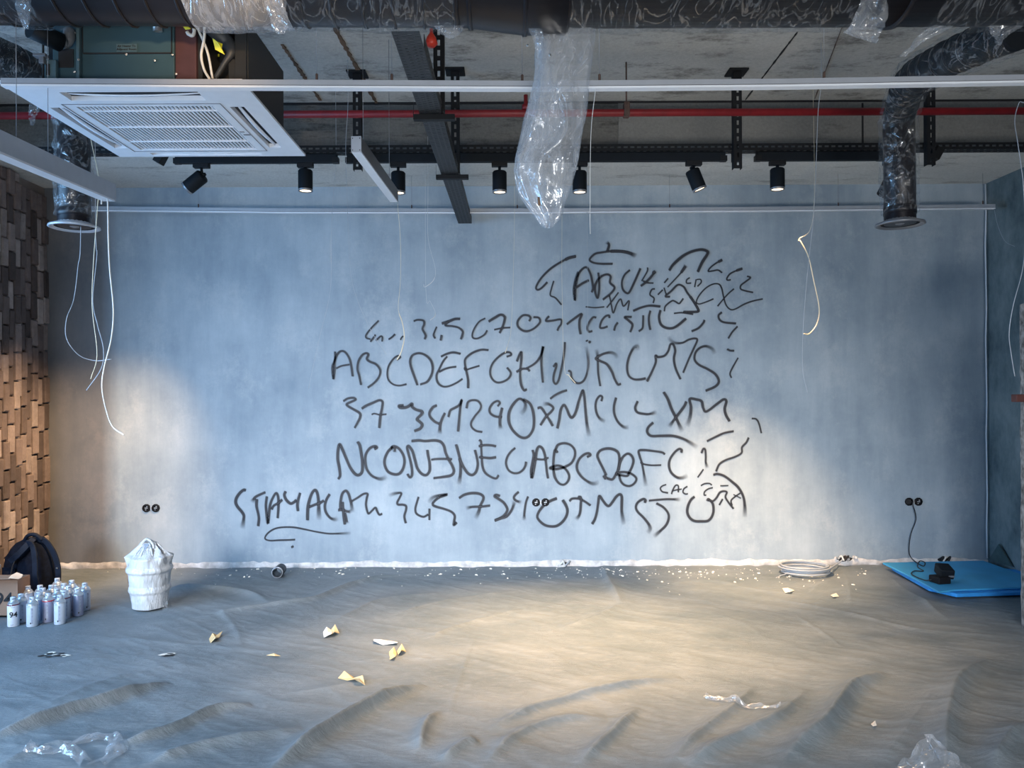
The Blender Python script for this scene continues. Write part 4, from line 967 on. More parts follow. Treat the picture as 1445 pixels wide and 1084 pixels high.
# branch ducts dropping to round diffusers
def branch(label, path, r, drop_top, drop_bot, Y, film_label, tilt):
    base = P(*drop_bot, Y)
    t = thing('branch_duct', label, 'duct', base, 'dark branch ducts with round diffusers')
    top = P(*drop_top, Y)
    MB().tube([base, (base.x*.7+top.x*.3, Y, base.z+(top.z-base.z)*.5), top], r, 24).obj('vertical_duct', 'black_duct', t)
    pp_ = spline([top]+[P(*q) for q in path], 6)
    MB().tube(pp_, r*1.02, 20).obj('bent_duct', 'matt_black', t)
    for k in range(9):
        i = 2+k*2
        if i+1 < len(pp_):
            d = (pp_[i+1]-pp_[i]).normalized(); MB().tube([pp_[i]-d*.006, pp_[i]+d*.006], r*1.06, 20).obj('rib', 'black_duct', t)
    MB().tube([(base.x, Y, base.z+.05), (base.x, Y, base.z+.09)], r*1.04, 24).obj('collar', 'black_duct', t)
    MB().lathe([(r*.95, .04), (r*1.0, .02), (r*1.55, .003), (r*1.58, -.006), (r*1.45, -.01), (r*1.2, .004)], base, 40).obj('diffuser_rim', 'alu_dark' if base.x > 0 else 'alu', t)
    for k in (1.15, .85, .55): MB().lathe([(r*k, .012), (r*(k+.06), .0), (r*(k-.18), .006)], base, 32).obj('diffuser_cone', 'matt_black', t)
    MB().lathe([(r*.3, .0), (r*.1, -.006), (0, -.006)], base, 20).obj('diffuser_hub', 'alu_dark', t)
    # film sleeve around it
    z0, z1 = base.z+.06, top.z+.0
    def fn(u, q):
        a_ = u*2*math.pi; z = z0+(z1-z0)*q; f = (z-base.z)/(top.z-base.z); cx_ = base.x+(top.x-base.x)*f
        rr = r+.006+.014*float(vn(u*20+z*9, z*16+u*7))+.010*float(vn(u*5, z*30))
        return Vector((cx_+math.cos(a_)*rr, Y+math.sin(a_)*rr, z))
    o = MB().grid(fn, 40, 70, True, True).obj('duct_sleeve', 'film_wrap', origin=(base.x, Y, z0)); tag(o, film_label, 'plastic wrap', 'crinkled film round the branch ducts')
    def fn2(u, q):
        k = q*(len(pp_)-1); i = min(int(k), len(pp_)-2); p = pp_[i].lerp(pp_[i+1], k-i); d = (pp_[i+1]-pp_[i]).normalized(); s1 = d.cross(Vector((0, 1, 0))).normalized(); s2 = d.cross(s1)
        a_ = u*2*math.pi; rr = r+.010+.02*float(vn(u*16+q*20, q*26+tilt)); return p+s1*math.cos(a_)*rr+s2*math.sin(a_)*rr
    o = MB().grid(fn2, 36, 60, True, True).obj('duct_sleeve', 'film_wrap', origin=pp_[len(pp_)//2]); tag(o, film_label.replace('vertical', 'slanting'), 'plastic wrap', 'crinkled film round the branch ducts')
    return t
branch('right branch duct bending down to a round diffuser near the back wall', [(1285, 116, 3.9), (1320, 92, 3.6), (1375, 66, 3.3), (1440, 40, 3.05)], .079, (1268, 165), (1270, 316), 4.15, 'crinkled clear film on the right vertical duct', 5)
branch('left branch duct with a pale round diffuser beside the brick wall', [(94, 135, 4.0), (60, 112, 3.75), (15, 88, 3.45), (-50, 60, 3.15)], .080, (104, 168), (105, 320), 4.1, 'crinkled clear film on the left vertical duct', 9)

# ---------------------------------------------------------------- hanging wires
def wire(label, pts, Y, r, mat, top=True, group='thin cables hanging from the ceiling'):
    ps = [P(x, y, Y+.04*math.sin(i*1.3)) for i, (x, y) in enumerate(pts)]
    if top and ps[0].z < ZS-.05 and top != 'no':
        ps = [Vector((ps[0].x, ps[0].y, (ZB if Y > YB-.02 else ZS)))]+ps
    sp_ = spline(ps, 6); n_ = len(sp_); r0 = r*.72 if isinstance(r, float) else r[0]; r1 = r*.72 if isinstance(r, float) else r[1]; fr = .5 if isinstance(r, float) else r[2]
    rl_ = [r0 if i/n_ < fr else r1 for i in range(n_)]
    t = MB().tube(sp_, rl_, 6).obj('hanging_cable', mat, origin=ps[0]); return tag(t, label, 'cable', group)
wire('thin grey cable hooking left below the left diffuser', [(114, 322), (110, 377), (104, 423), (94, 450), (94, 478), (111, 501), (134, 509), (157, 507)], 4.1, .003, 'wire_grey')
wire('thin grey cable ending in a curl right of the left diffuser', [(135, 322), (137, 358), (131, 423), (138, 460), (146, 492), (143, 520), (122, 551)], 4.1, .003, 'wire_grey')
wire('cream cable dropping from the cassette past the left light bar', [(118, 140), (123, 171), (132, 215), (139.5, 256), (137, 300), (132, 370), (130, 432), (137, 500), (128, 535)], 3.95, .0026, 'wire_cream')
wire('thick white cable looping over the left light bar end and hanging lowest', [(143, 288), (145, 268), (150, 262), (152, 285), (153, 340), (155, 381), (160, 437), (157, 478), (147, 519), (144, 547), (150, 579), (159, 602), (175, 614)], 3.45, .0042, 'wire_white', top='no')
wire('very thin cable falling from the top of the short box lamp, left one', [(474, 225), (470, 280), (467, 338), (466, 410), (450, 480), (435, 550)], 4.9, .0018, 'wire_grey')
wire('very thin cable falling from the top of the short box lamp, right one', [(491, 149), (488, 200), (489, 251), (492, 338), (497, 400), (520, 460), (545, 500)], 4.6, .0018, 'wire_grey')
wire('cream cable hanging from the far end of the short box lamp over a painted C', [(561, 288), (565, 340), (565, 395), (562, 430), (563, 442), (567, 453), (570, 468), (570, 481), (566, 497), (560, 508)], 4.5, (.0012, .0028, .45), 'wire_cream', top='no')
wire('thin cable ending in an S curl above the small painted 3', [(604, 270), (604, 335), (614, 378), (612, 395), (600, 405), (598, 402)], 5.2, (.0009, .0024, .6), 'wire_white')
wire('short thin cable hanging just left of the painted 5', [(601, 410), (607, 425), (614, 440), (613, 447), (607, 452)], 5.4, (.0008, .0024, .6), 'wire_white')
wire('thin cable ending above the painted G', [(726, 300), (724, 400), (721, 466), (717, 485), (713, 498)], 5.3, (.0008, .0026, .86), 'wire_cream')
wire('thin cable falling from the long light bar past the hanging bag', [(841, 121), (834, 188), (832.6, 298), (833, 330)], 2.925, .0015, 'wire_white', top='no')
wire('thin cable curling in front of the painted J', [(793, 310), (793, 400), (796, 515), (803, 530), (812, 541)], 5.3, (.0008, .0024, .7), 'wire_cream')
wire('very thin long cable in front of the painted letter K', [(829, 420), (830, 480), (830, 545), (832, 560)], 5.5, .0014, 'wire_grey')
wire('very thin long cable hanging right of the painted lettering', [(1159, 119), (1154.5, 157), (1151, 251), (1148, 305), (1139.5, 385), (1133, 471), (1133, 523), (1139.5, 554)], 4.4, .0024, 'wire_grey')
wire('cream hooked cable hanging right of the painted lettering', [(1148, 301), (1127.6, 337), (1130, 341), (1141, 363), (1149, 399), (1156, 435), (1153, 457), (1142, 471), (1134, 471)], 4.7, (.0008, .0036, .28), 'wire_cream')
wire('thin grey cable at the right edge looping down from the ceiling', [(1450, 122), (1438, 145), (1432, 170), (1436, 200), (1441, 235), (1444, 260), (1447, 330), (1443, 380), (1430, 430), (1424, 470), (1427, 500), (1432, 531)], 3.4, .0026, 'wire_grey')
wire('short thin lead dangling from the right end of the far light bar', [(1403, 296), (1408, 318), (1418, 340), (1432, 348)], 5.85, .0018, 'wire_grey', top='no')

# ================================================================ ON THE FLOOR AND WALL
# wall sockets
def sock_pair(px, py, label, plugs=False):
    c = P(px, py, YW); t = thing('double_socket', label, 'socket', (c.x, YW-.001, c.z), 'double wall sockets')
    for s_ in (-1, 1):
        x = c.x+s_*.0375
        MB().lathe([(.034, 0), (.033, .008), (.026, .011), (.024, .002), (0, .002)], (x, YW-.002, c.z), 10, Matrix.Rotation(math.pi/2, 3, 'X'), False).obj('socket_box', 'socket', t)
        MB().box((x, YW-.008, c.z), (.022, .006, .007)).box((x+.006, YW-.008, c.z+.012), (.008, .005, .008)).box((x-.004, YW-.008, c.z-.014), (.008, .005, .006)).obj('mounting_frame', 'plate', t)
    MB().box((c.x, YW-.004, c.z), (.012, .005, .03)).obj('link_plate', 'plate', t)
    return t
sock_pair(213.5, 717, 'open double socket low on the left part of the wall')
sock_pair(763, 709, 'open double socket beside the painted O in the bottom row')
sock_pair(1289, 708, 'open double socket low at the right with a cord plugged in')
# chases with cut cables at the foot of the wall
for px, py, wpx, lb in ((797, 796, 14, 'small broken opening with cable ends at the foot of the wall, centre'), (1192, 789, 26, 'broken opening with cable stubs at the wall foot beside the coil'), (1331, 790, 16, 'small broken opening at the wall foot behind the blue mat')):
    c = P(px, py, YW-.02); t = thing('wall_chase', lb, 'wall opening', (c.x, c.y, c.z), 'broken openings at the foot of the wall')
    n = 14; r_ = wpx/175/2
    MB().add([(c.x, YW-.020, c.z)]+[(c.x+r_*math.cos(k*2*math.pi/n)*random.uniform(.7, 1.1), YW-.0205, c.z+.022*math.sin(k*2*math.pi/n)*random.uniform(.6, 1.1)) for k in range(n)], [(0, 1+k, 1+(k+1) % n) for k in range(n)]).obj('dark_hollow', 'hole', t)
    for k in range(3):
        x = c.x+r_*random.uniform(-.8, .8); MB().tube(spline([(x, YW-.018, c.z), (x+.01, YW-.05, c.z+.03), (x+random.uniform(-.04, .04), YW-.07, c.z-.005)], 4), .007, 6).obj('cable_stub', random.choice(['wire_grey', 'wire_black', 'wire_white']), t)
    for k in range(7):
        MB().box((c.x+r_*random.uniform(-1.3, 1.3), YW-.02, c.z+random.uniform(-.02, .03)), (.02, .014, .014), rz=random.random()).obj('broken_plaster', 'plaster_white', t)

# blue foam mats
def slab(name, label, px_pts, z0, th, mat, group):
    c = [G(x, y, z0+th) for x, y in px_pts]; o0 = sum(c, Vector())/len(c); n = len(c)
    vs = [(p.x, min(p.y, YW-.035), z0) for p in c]+[(p.x, min(p.y, YW-.035), z0+th) for p in c]
    o = MB().add(vs, [tuple(range(n-1, -1, -1)), tuple(range(n, 2*n))]+[(k, (k+1) % n, (k+1) % n+n, k+n) for k in range(n)]).obj(name, mat, origin=(o0.x, o0.y, z0), bevel=.006)
    return tag(o, label, 'foam mat', group)
slab('foam_mat', 'lower bright blue foam mat showing under the upper one at its front and left edges', [(1258, 800), (1310, 829), (1350, 838), (1443, 835), (1443, 805), (1380, 797)], .022, .026, 'blue_edge', 'blue foam mats in the right corner')
um = slab('foam_mat', 'upper blue foam mat lying in the right corner under the black charger', [(1245, 794), (1282, 812), (1325, 835), (1348, 832), (1443, 829), (1443, 811), (1388, 791)], .050, .014, 'blue', 'blue foam mats in the right corner')
ZM = .064
# black charger on the mat with its cord
c = G(1331, 822, ZM); t = thing('battery_charger', 'black battery charger standing on the blue mat', 'charger', (c.x, c.y, ZM))
MB().box((c.x-.03, c.y-.01, ZM+.025), (.10, .10, .05), rz=.2).obj('charger_base', 'socket', t, bevel=.008)
MB().box((c.x+.02, c.y+.02, ZM+.075), (.095, .12, .07), R=Matrix.Rotation(.25, 3, 'X') @ Matrix.Rotation(-.15, 3, 'Z')).obj('battery', 'matt_black', t, bevel=.01)
MB().box((c.x+.035, c.y-.042, ZM+.05), (.04, .003, .012)).obj('label_plate', 'alu_dark', t)
MB().box((c.x-.055, c.y-.061, ZM+.03), (.008, .004, .006), rz=.2).obj('power_light', 'led', t)
cp = [P(1287, 708, YW-.03), P(1288, 712, YW-.05), P(1292, 726, YW-.04), P(1292, 736, YW-.035), P(1286, 752, YW-.04), P(1283, 770, YW-.04), P(1284, 784, YW-.06), G(1292, 793, ZM+.02), G(1303, 799, ZM+.006), G(1305, 794, ZM+.03), G(1298, 792, ZM+.03), G(1295, 800, ZM+.006), G(1303, 806, ZM+.006), G(1290, 806, ZM+.006), G(1287, 811, ZM+.006), G(1305, 819, ZM+.006), (c.x-.08, c.y+.0, ZM+.02)]
cd = thing('charger_cord', 'thin black cord from the right socket down to the charger', 'cord', tuple(cp[0]))
MB().tube(spline(cp, 7), .0042, 6).obj('cord', 'wire_black', cd)
MB().tube([P(1282, 708, YW-.012), P(1282, 708, YW-.05)], .02, 12).obj('plug', 'socket', cd)
# cable coil
cc = G(1137, 808, .02); n = 0; pts = []
for k in range(5*28):
    a_ = k*2*math.pi/28; r_ = .165+.014*math.sin(k/28*2.3)+.006*(k//28)
    pts.append((cc.x+r_*math.cos(a_), cc.y+r_*.80*math.sin(a_)+.004*(k//28), sheet_max(cc.x, cc.y, .17)*.6+.014+.011*(k/28)))
tail = [Vector(pts[-1]), G(1165, 806, .05), G(1180, 797, .04), Vector((P(1188, 790, YW-.06).x, YW-.06, .06)), P(1190, 788, YW-.03)]
pts2 = pts+[tuple(p) for p in spline(tail, 6)[1:]]
co = MB().tube(pts2, .0075, 6).obj('cable_coil', 'wire_grey', origin=(cc.x, cc.y, 0)); tag(co, 'coil of grey cable lying against the back wall left of the blue mat', 'cable coil')
tag(MB().tube(spline([G(1095, 816, .012), G(1103, 812, .02), G(1112, 809, .03)], 5), .004, 6).obj('cable_end', 'wire_grey', origin=G(1095, 816, .012)), 'loose grey cable end poking out left of the coil', 'cable')
# pipe offcut
a, b_ = G(391, 812, .04), G(399, 804, .04); pc_ = thing('pipe_offcut', 'short grey pipe offcut lying against the foot of the back wall', 'pipe', (a.x, a.y, .005))
z_ = sheet_max((a.x+b_.x)/2, (a.y+b_.y)/2, .05)+.041; d = Vector((b_.x-a.x, b_.y-a.y+.03, 0)).normalized(); m0 = Vector((a.x, a.y, z_))
Rr = d.to_track_quat('Z', 'Y').to_matrix()
MB().lathe([(.032, .0), (.04, .0), (.04, .13), (.032, .13), (.032, .0)], m0, 22, Rr).obj('tube', 'hose', pc_)
MB().lathe([(.038, -.001), (.0415, -.001), (.0415, .012), (.038, .012)], m0, 22, Rr).obj('rim', 'alu', pc_)

# grey-green triangular board leaning in the right corner
tp = [Vector((X1-.012, 6.14, .0)), Vector((X1-.012, 5.86, .0)), Vector((X1-.02, 6.01, .145))]
tb = MB().add([tp[0], tp[1], tp[2], tp[0]+Vector((-.012, 0, 0)), tp[1]+Vector((-.012, 0, 0)), tp[2]+Vector((-.012, 0, 0))], [(0, 1, 2), (5, 4, 3), (0, 3, 4, 1), (1, 4, 5, 2), (2, 5, 3, 0)]).obj('board_offcut', 'board', origin=(X1-.02, 5.7, 0))
for v in tb.data.vertices: v.co.z += .066; v.co.x -= .0
tag(tb, 'dark triangular board offcut leaning on the right wall behind the mat', 'board')

# white shopping bag pulled over a bucket
bc = G(199, 864, .02); bc.y += .12; bz = sheet_max(bc.x, bc.y, .12)+.002; sB = bc.y
t = thing('carrier_bag', 'white plastic carrier bag pulled over a bucket, handles tied up', 'bag', (bc.x, bc.y, bz))
s1 = FPX/(bc.y)
prof = [(0.0, .088, 0), (.004, .102, 0), (.05, .112, 0), (.10, .119, 0), (.118, .130, 0), (.135, .129, 0), (.15, .122, 0), (.21, .128, 0), (.232, .131, 0), (.246, .143, 0), (.262, .143, 0), (.275, .134, .0), (.31, .136, -.002), (.335, .134, -.006), (.36, .108, -.006), (.385, .078, -.004), (.405, .052, -.002), (.425, .036, 0)]
zs_ = [p[0] for p in prof]
def bagb(u, q):
    z = q*.425; a_ = u*2*math.pi
    i = max(0, min(len(prof)-2, next((k for k in range(len(prof)-1) if zs_[k+1] >= z), len(prof)-2))); f = (z-zs_[i])/(zs_[i+1]-zs_[i])
    r = prof[i][1]*(1-f)+prof[i+1][1]*f
    g = max(0, (z-.27)/.15); k1 = .004+.022*g*(1 if g < .85 else 2.2-1.4*g)
    r += k1*(math.sin(a_*9+2*float(vn(u*6, 2)))*g+(float(vn(u*22+z*10, z*14+u*5))-.5)*1.5)+.004*(float(vn(a_*2, z*30))-.5)
    if z > .33: rx = 1.25-.25*abs(q); ry = .55+.45*max(0, 1-(z-.33)/.05)
    else: rx = ry = 1
    rim = .0
    if .29 < z < .36: rim = .012*(1-abs(z-.325)/.035)*(abs(math.cos(a_))**3)
    return Vector((bc.x+math.cos(a_)*(r+rim)*rx, bc.y+math.sin(a_)*r*ry, bz+z))
MB().grid(bagb, 96, 90, True, True).obj('bag_body', 'bag', t)
for k, (hx, dz, rr_) in enumerate(((0, .035, .040), (.006, .026, .032), (.004, .016, .026))):
    MB().tube(spline([(bc.x-.042+hx, bc.y-.03+k*.015, bz+.39), (bc.x-.036+hx, bc.y-.03+k*.015, bz+.42), (bc.x+hx, bc.y-.03+k*.015, bz+.415+dz), (bc.x+.036+hx, bc.y-.03+k*.015, bz+.42), (bc.x+.044+hx, bc.y-.03+k*.015, bz+.39)], 6), .009-.001*k, 8).obj('handle', 'bag', t)
MB().add([(bc.x-.012, bc.y-.052, bz+.425), (bc.x+.016, bc.y-.052, bz+.425), (bc.x+.001, bc.y-.062, bz+.375)], [(0, 1, 2)]).obj('handle_gap', 'print_grey', t)
for k in range(9):
    xx = (k-4)*.022; p0 = Vector((bc.x+xx*.35, bc.y-.045, bz+.40)); p1 = Vector((bc.x+xx*1.15, bc.y-.138+abs(xx)*.35, bz+.28-.02*(k % 3)))
    MB().tube(spline([p0, p0.lerp(p1, .5)+Vector((0, -.012, 0)), p1], 5), [.004, .005, .006, .006, .006, .006, .005, .004, .003, .002, .001], 6).obj('pleat', 'bag', t)
def onbag(a0, a1, z0, z1, name, mat):
    vs = []; 
    for i in range(7):
        for j in range(5):
            p = bagb((a0+(a1-a0)*i/6)/(2*math.pi) % 1, (z0+(z1-z0)*j/4)/.425); c_ = Vector((bc.x, bc.y, p.z)); vs.append(p+(p-c_).normalized()*.0025)
    MB().add(vs, [(i*5+j, (i+1)*5+j, (i+1)*5+j+1, i*5+j+1) for i in range(6) for j in range(4)], True).obj(name, mat, t)
onbag(math.pi+.03, math.pi+.50, .165, .215, 'orange_print', 'orange'); onbag(math.pi-.0, math.pi+.3, .228, .245, 'pink_print', 'pink'); onbag(math.pi+.4, math.pi+.7, .055, .068, 'small_print', 'print_grey'); onbag(math.pi+.35, math.pi+.75, .085, .09, 'small_print', 'print_grey'); onbag(math.pi+.45, math.pi+.8, .075, .079, 'small_print', 'print_grey')
sc1 = scrap([(838, 227, 231), (846, 226, 234), (852, 227, 236), (866, 232, 238)], bc.y-.02, 'small curl of clear film beside the carrier bag', 4, mat='film', n=6)

# spray cans
def cz(px, py, m=0): return G(px, py, .008)
CANS = [  # px, base py, body, ring, label words
 (16, 886, 'can_label', 'dark_ring', 'white-labelled spray can with big black 94 at the front left', 1),
 (43, 886, 'can_white', None, 'pale spray can at the front, second from the left', 0),
 (82, 883, 'can_white', None, 'pale spray can at the front, right of the red-ringed one', 0),
 (65.5, 880, 'can_violet', 'red_ring', 'violet-grey spray can with a bright red ring round its shoulder', 0),
 (27, 881, 'can', None, 'grey-blue spray can just behind the 94 can', 0),
 (52.5, 878, 'can_violet', None, 'spray can squeezed in behind the second front can', 0),
 (36.6, 869, 'can', None, 'spray can at the back left, next to the cardboard box', 0),
 (52, 868, 'can', None, 'spray can at the back, directly in front of the backpack strap', 0),
 (58, 872, 'can_violet', None, 'spray can in the middle row, left of the red-ringed can', 0),
 (67, 868, 'can', None, 'spray can directly behind the red-ringed can', 0),
 (78.5, 858, 'can_white', None, 'rearmost spray can with the whole pale shoulder showing', 0),
 (82, 866, 'can', None, 'spray can below the rearmost one, only its head showing', 0),
 (78, 873, 'can', None, 'spray can behind the right front can, mostly hidden', 0),
 (88.6, 876, 'can', 'dark_ring', 'spray can with a dark red ring behind the right front can', 0),
 (99, 861, 'can', None, 'spray can at the back right beside the crumpled film', 0),
 (94.5, 869, 'can_violet', None, 'violet-grey spray can in the middle of the right half', 0),
 (107.5, 872, 'can_violet', None, 'violet-grey spray can second from the right end', 0),
 (117.5, 865, 'can', None, 'spray can at the far right end of the group', 0)]
def make_can():
    t = thing('spray_can', 'x', 'spray can', (0, 0, 0), 'spray cans standing on the sheet')
    MB().lathe([(0, .0), (.031, .0), (.0325, .003), (.0325, .128), (.0315, .131)], (0, 0, 0), 28).obj('body', 'can', t)
    MB().lathe([(.0315, .131), (.033, .133), (.031, .139), (.0305, .139), (.024, .150), (.015, .156), (.015, .158)], (0, 0, 0), 28).obj('shoulder', 'can_top', t)
    MB().lathe([(.0165, .156), (.0165, .170), (.0155, .176), (.0, .1765)], (0, 0, 0), 18).obj('nozzle_cap', 'can_white', t)
    MB().lathe([(.0335, .1285), (.0342, .131), (.0335, .1345), (.030, .1365)], (0, 0, 0), 28).obj('ring', 'can_top', t)
    # fine print block and a round colour mark, bent round the body
    def bent(a0, a1, z0, z1, name, mat):
        r = .0329; vs = [(r*math.cos(a0+(a1-a0)*i/5), r*math.sin(a0+(a1-a0)*i/5), z) for i in range(6) for z in (z0, z1)]
        MB().add(vs, [(2*i, 2*i+2, 2*i+3, 2*i+1) for i in range(5)], True).obj(name, mat, t)
    bent(-1.1, -.75, .02, .115, 'label_stripe', 'can_text'); bent(-1.25, -1.05, .018, .028, 'colour_mark', 'ink')
    bent(-2.1, -1.5, .012, .015, 'label_line', 'can_text'); bent(-2.1, -1.3, .118, .120, 'label_line', 'can_text')
    MB().box((0, -.0166, .168), (.014, .002, .008)).obj('nozzle', 'print_grey', t)
    return t
proto_can = make_can()
placed = []
for i, (px, py, bm_, ring, lb, is94) in enumerate(CANS):
    if i == 0: t = proto_can
    else:
        t = proto_can.copy(); C.objects.link(t)
        for ch in kids: 
            c_ = ch.copy(); C.objects.link(c_); c_.parent = t
    if i == 0: kids = list(proto_can.children)
    g = G(px, py-1.5, .006); g.y += .02
    for _ in range(60):       # keep cans from overlapping
        hit = [q for q in placed if (q-g.xy).length < .069]
        if not hit: break
        d = (g.xy-hit[0]); d = d.normalized() if d.length > 1e-4 else Vector((.7, .7)); g.x += d.x*.004; g.y += d.y*.004
    placed.append(g.xy.copy())
    t.location = (g.x, g.y, sheet_max(g.x, g.y, .03)+.0005); t.rotation_euler = (0, 0, random.uniform(-.5, .9)); t['label'] = lb
def setmat(t, base, mat):
    for ch in t.children:
        if ch.name.startswith(base):
            ch.data = ch.data.copy(); ch.data.materials[0] = M[mat]
bpy.context.view_layer.update()
cans_all = [o for o in C.objects if o.name.startswith('spray_can')]
cans_all.sort(key=lambda o: 0 if o.name == 'spray_can' else int(o.name.split('.')[1]))
for t, (px, py, bm_, ring, lb, is94) in zip(cans_all, CANS):
    setmat(t, 'body', bm_)
    if ring: setmat(t, 'ring', ring)
    if is94:
        t.rotation_euler = (0, 0, .56)
        NB = text('94', .045, (0, 0, 0), 'ink', t, name='number_94', bold=.0009)
        o = NB; o.parent = t; o.location = (.0, -.0336, .073)
        import bmesh
        bme = bmesh.new(); bme.from_mesh(o.data); bmesh.ops.triangulate(bme, faces=bme.faces[:]); bmesh.ops.subdivide_edges(bme, edges=bme.edges[:], cuts=3, use_grid_fill=True); bme.to_mesh(o.data); bme.free()
        for v in o.data.vertices:   # wrap round the can
            a_ = v.co.x/.0331; zz = v.co.z; v.co = Vector((.0334*math.sin(a_), v.co.y, (1-math.cos(a_))*-.0334+zz))
        for ch in list(t.children):
            if ch.name.startswith(('label_stripe', 'colour_mark')): bpy.data.objects.remove(ch)
scrap([(824, 104, 112), (830, 103, 114), (838, 104, 110)], 4.72, 'crumpled bit of clear film behind the right cans', 6, mat='film', n=6)

# cardboard box at the left edge
bx0, bx1 = P(-60, 868, 4.86).x, P(25, 868, 4.86).x; zb = sheet_max(bx1-.15, 4.98, .1)+.001; zt = P(20, 818, 4.86).z
t = thing('cardboard_box', 'open cardboard box marked 94 at the left edge of the frame', 'box', ((bx0+bx1)/2, 5.0, zb))
MB().span((bx0, 4.86, zb), (bx1, 4.866, zt)).span((bx0, 4.98, zb), (bx1, 4.986, zt)).span((bx0, 4.866, zb), (bx0+.006, 4.98, zt)).span((bx1-.006, 4.866, zb), (bx1, 4.98, zt)).span((bx0, 4.86, zb), (bx1, 4.98, zb+.006)).obj('carton', 'card', t)
MB().add([P(8, 821, 4.87), P(16, 812, 4.90), P(24, 808, 4.92), P(32, 811, 4.92), P(31, 815, 4.89), P(24, 819, 4.87)], [(0, 1, 2, 3, 4, 5)]).obj('side_flap', 'card_light', t, solid=.005)
MB().add([(bx0, 4.86, zt), (bx1, 4.86, zt), (bx1-.01, 4.80, zt+.02), (bx0, 4.79, zt+.015)], [(0, 1, 2, 3)]).obj('front_flap', 'card', t, solid=.005)
text('94', .115, (P(4, 846, 4.85).x, 4.8585, P(4, 846, 4.85).z-.006), 'ink', t, name='printed_number', bold=.002)

# backpack leaning by the brick wall
byb = 5.33; bb = P(44, 838, byb); zbk = sheet_max(bb.x, byb, .12)+.002
t = thing('backpack', 'dark navy backpack standing in the left corner behind the cans', 'backpack', (bb.x, byb, zbk))
outl = [(0, -.13, .165), (.04, -.15, .17), (.12, -.165, .165), (.2, -.17, .155), (.28, -.16, .135), (.33, -.14, .115), (.37, -.10, .09), (.395, -.05, .055)]
def bp(u, q):
    k = q*(len(outl)-1); i = min(int(k), len(outl)-2); f = k-i; z, l, r = [outl[i][j]*(1-f)+outl[i+1][j]*f for j in range(3)]
    a_ = u*2*math.pi; c_, s_ = math.cos(a_), math.sin(a_); e = .62
    x = (l+r)/2+(r-l)/2*math.copysign(abs(c_)**e, c_); dep = .11*(1-.45*q); y = dep*math.copysign(abs(s_)**e, s_)
    n_ = .010*(float(vn(u*14, q*9))-.5); return Vector((bb.x+x+n_+.04*q*0, byb+y+n_+.03*q, zbk+z))
mb = MB().grid(bp, 56, 40, True, True); k0 = 39*56
mb.add([Vector(mb.v[k0+i]) for i in range(56)], [tuple(range(56))]); mb.obj('main_bag', 'navy', t)
def st_(pts, r, name, mat='navy_strap', sc_=None):
    return MB().tube(spline([(bb.x+x, byb+y, zbk+z) for x, y, z in pts], 7), r, 8).obj(name, mat, t)
def strap(pts, wd, th, name, mat='navy_strap'):
    ps = spline([Vector((bb.x+x, byb+y, zbk+z)) for x, y, z in pts], 7); vs = []
    for i, p in enumerate(ps):
        d = (ps[min(i+1, len(ps)-1)]-ps[max(i-1, 0)]).normalized(); s_ = Vector((d.z, 0, -d.x)).normalized(); n_ = s_.cross(d)
        vs += [p-s_*wd/2-n_*th/2, p+s_*wd/2-n_*th/2, p+s_*wd/2+n_*th/2, p-s_*wd/2+n_*th/2]
    fs = [(4*i+k, 4*i+(k+1) % 4, 4*i+4+(k+1) % 4, 4*i+4+k) for i in range(len(ps)-1) for k in range(4)]
    return MB().add(vs, fs, False).obj(name, mat, t, bevel=.003)
strap([(.02, -.08, .385), (.07, -.10, .37), (.10, -.12, .28), (.11, -.13, .16), (.13, -.12, .05), (.15, -.10, .01)], .035, .014, 'shoulder_strap')
strap([(.05, -.02, .395), (.11, -.02, .385), (.165, -.02, .31), (.195, -.02, .22), (.20, -.02, .13), (.19, -.02, .03)], .036, .014, 'shoulder_strap')
strap([(-.08, -.10, .26), (-.02, -.11, .31), (.03, -.09, .37), (.05, -.05, .405)], .04, .012, 'top_flap')
st_([(-.03, -.02, .39), (0, -.03, .425), (.05, -.03, .43), (.09, -.02, .39)], .013, 'grab_handle')
st_([(-.155, -.10, .20), (-.15, -.11, .24), (-.14, -.11, .24), (-.145, -.11, .20), (-.155, -.10, .20)], .003, 'zip_pull', 'alu_dark')
st_([(-.06, -.115, .02), (-.065, -.12, .15), (-.05, -.11, .25), (-.01, -.09, .33)], .004, 'zip', 'wire_black')
MB().grid(lambda u, q: Vector((bb.x-.14+.09*u, byb-.095-.035*math.sin(u*math.pi)*math.sin(min(1, q*1.1)*math.pi), zbk+.02+.2*q)), 16, 16).obj('front_pocket', 'navy', t)
MB().box((bb.x+.198, byb-.032, zbk+.20), (.012, .004, .008)).obj('buckle', 'screw', t)

# scraps on the sheet
def paper(name, label, pts, mat, cat, curl=.02, group='paper scraps lying on the sheet'):
    ps = [GS(x, y) for x, y in pts]; c = sum(ps, Vector())/len(ps); n = len(ps)
    vs = [(c.x, c.y, c.z+.012)]+[(p.x, p.y, sheet_z(p.x, p.y)+.003+curl*(i % 2)) for i, p in enumerate(ps)]
    o = MB().add(vs, [(0, 1+k, 1+(k+1) % n) for k in range(n)]).obj(name, mat, origin=(c.x, c.y, c.z), solid=.0015); return tag(o, label, cat, group)
paper('paper_scrap', 'small tan paper scrap, leftmost of the scraps, right of the carrier bag', [(295, 903), (300, 899), (306, 897), (314, 896), (309, 901), (304, 907), (297, 908)], 'tan', 'paper')
paper('paper_scrap', 'white folded scrap nearest the painted wall', [(456, 893), (461, 890), (470, 892), (468, 900), (457, 901)], 'paper', 'paper')
paper('paper_scrap', 'tan curled scrap touching the white folded one', [(466, 891), (473, 889), (479, 895), (472, 900), (467, 897)], 'tan', 'paper', .03)
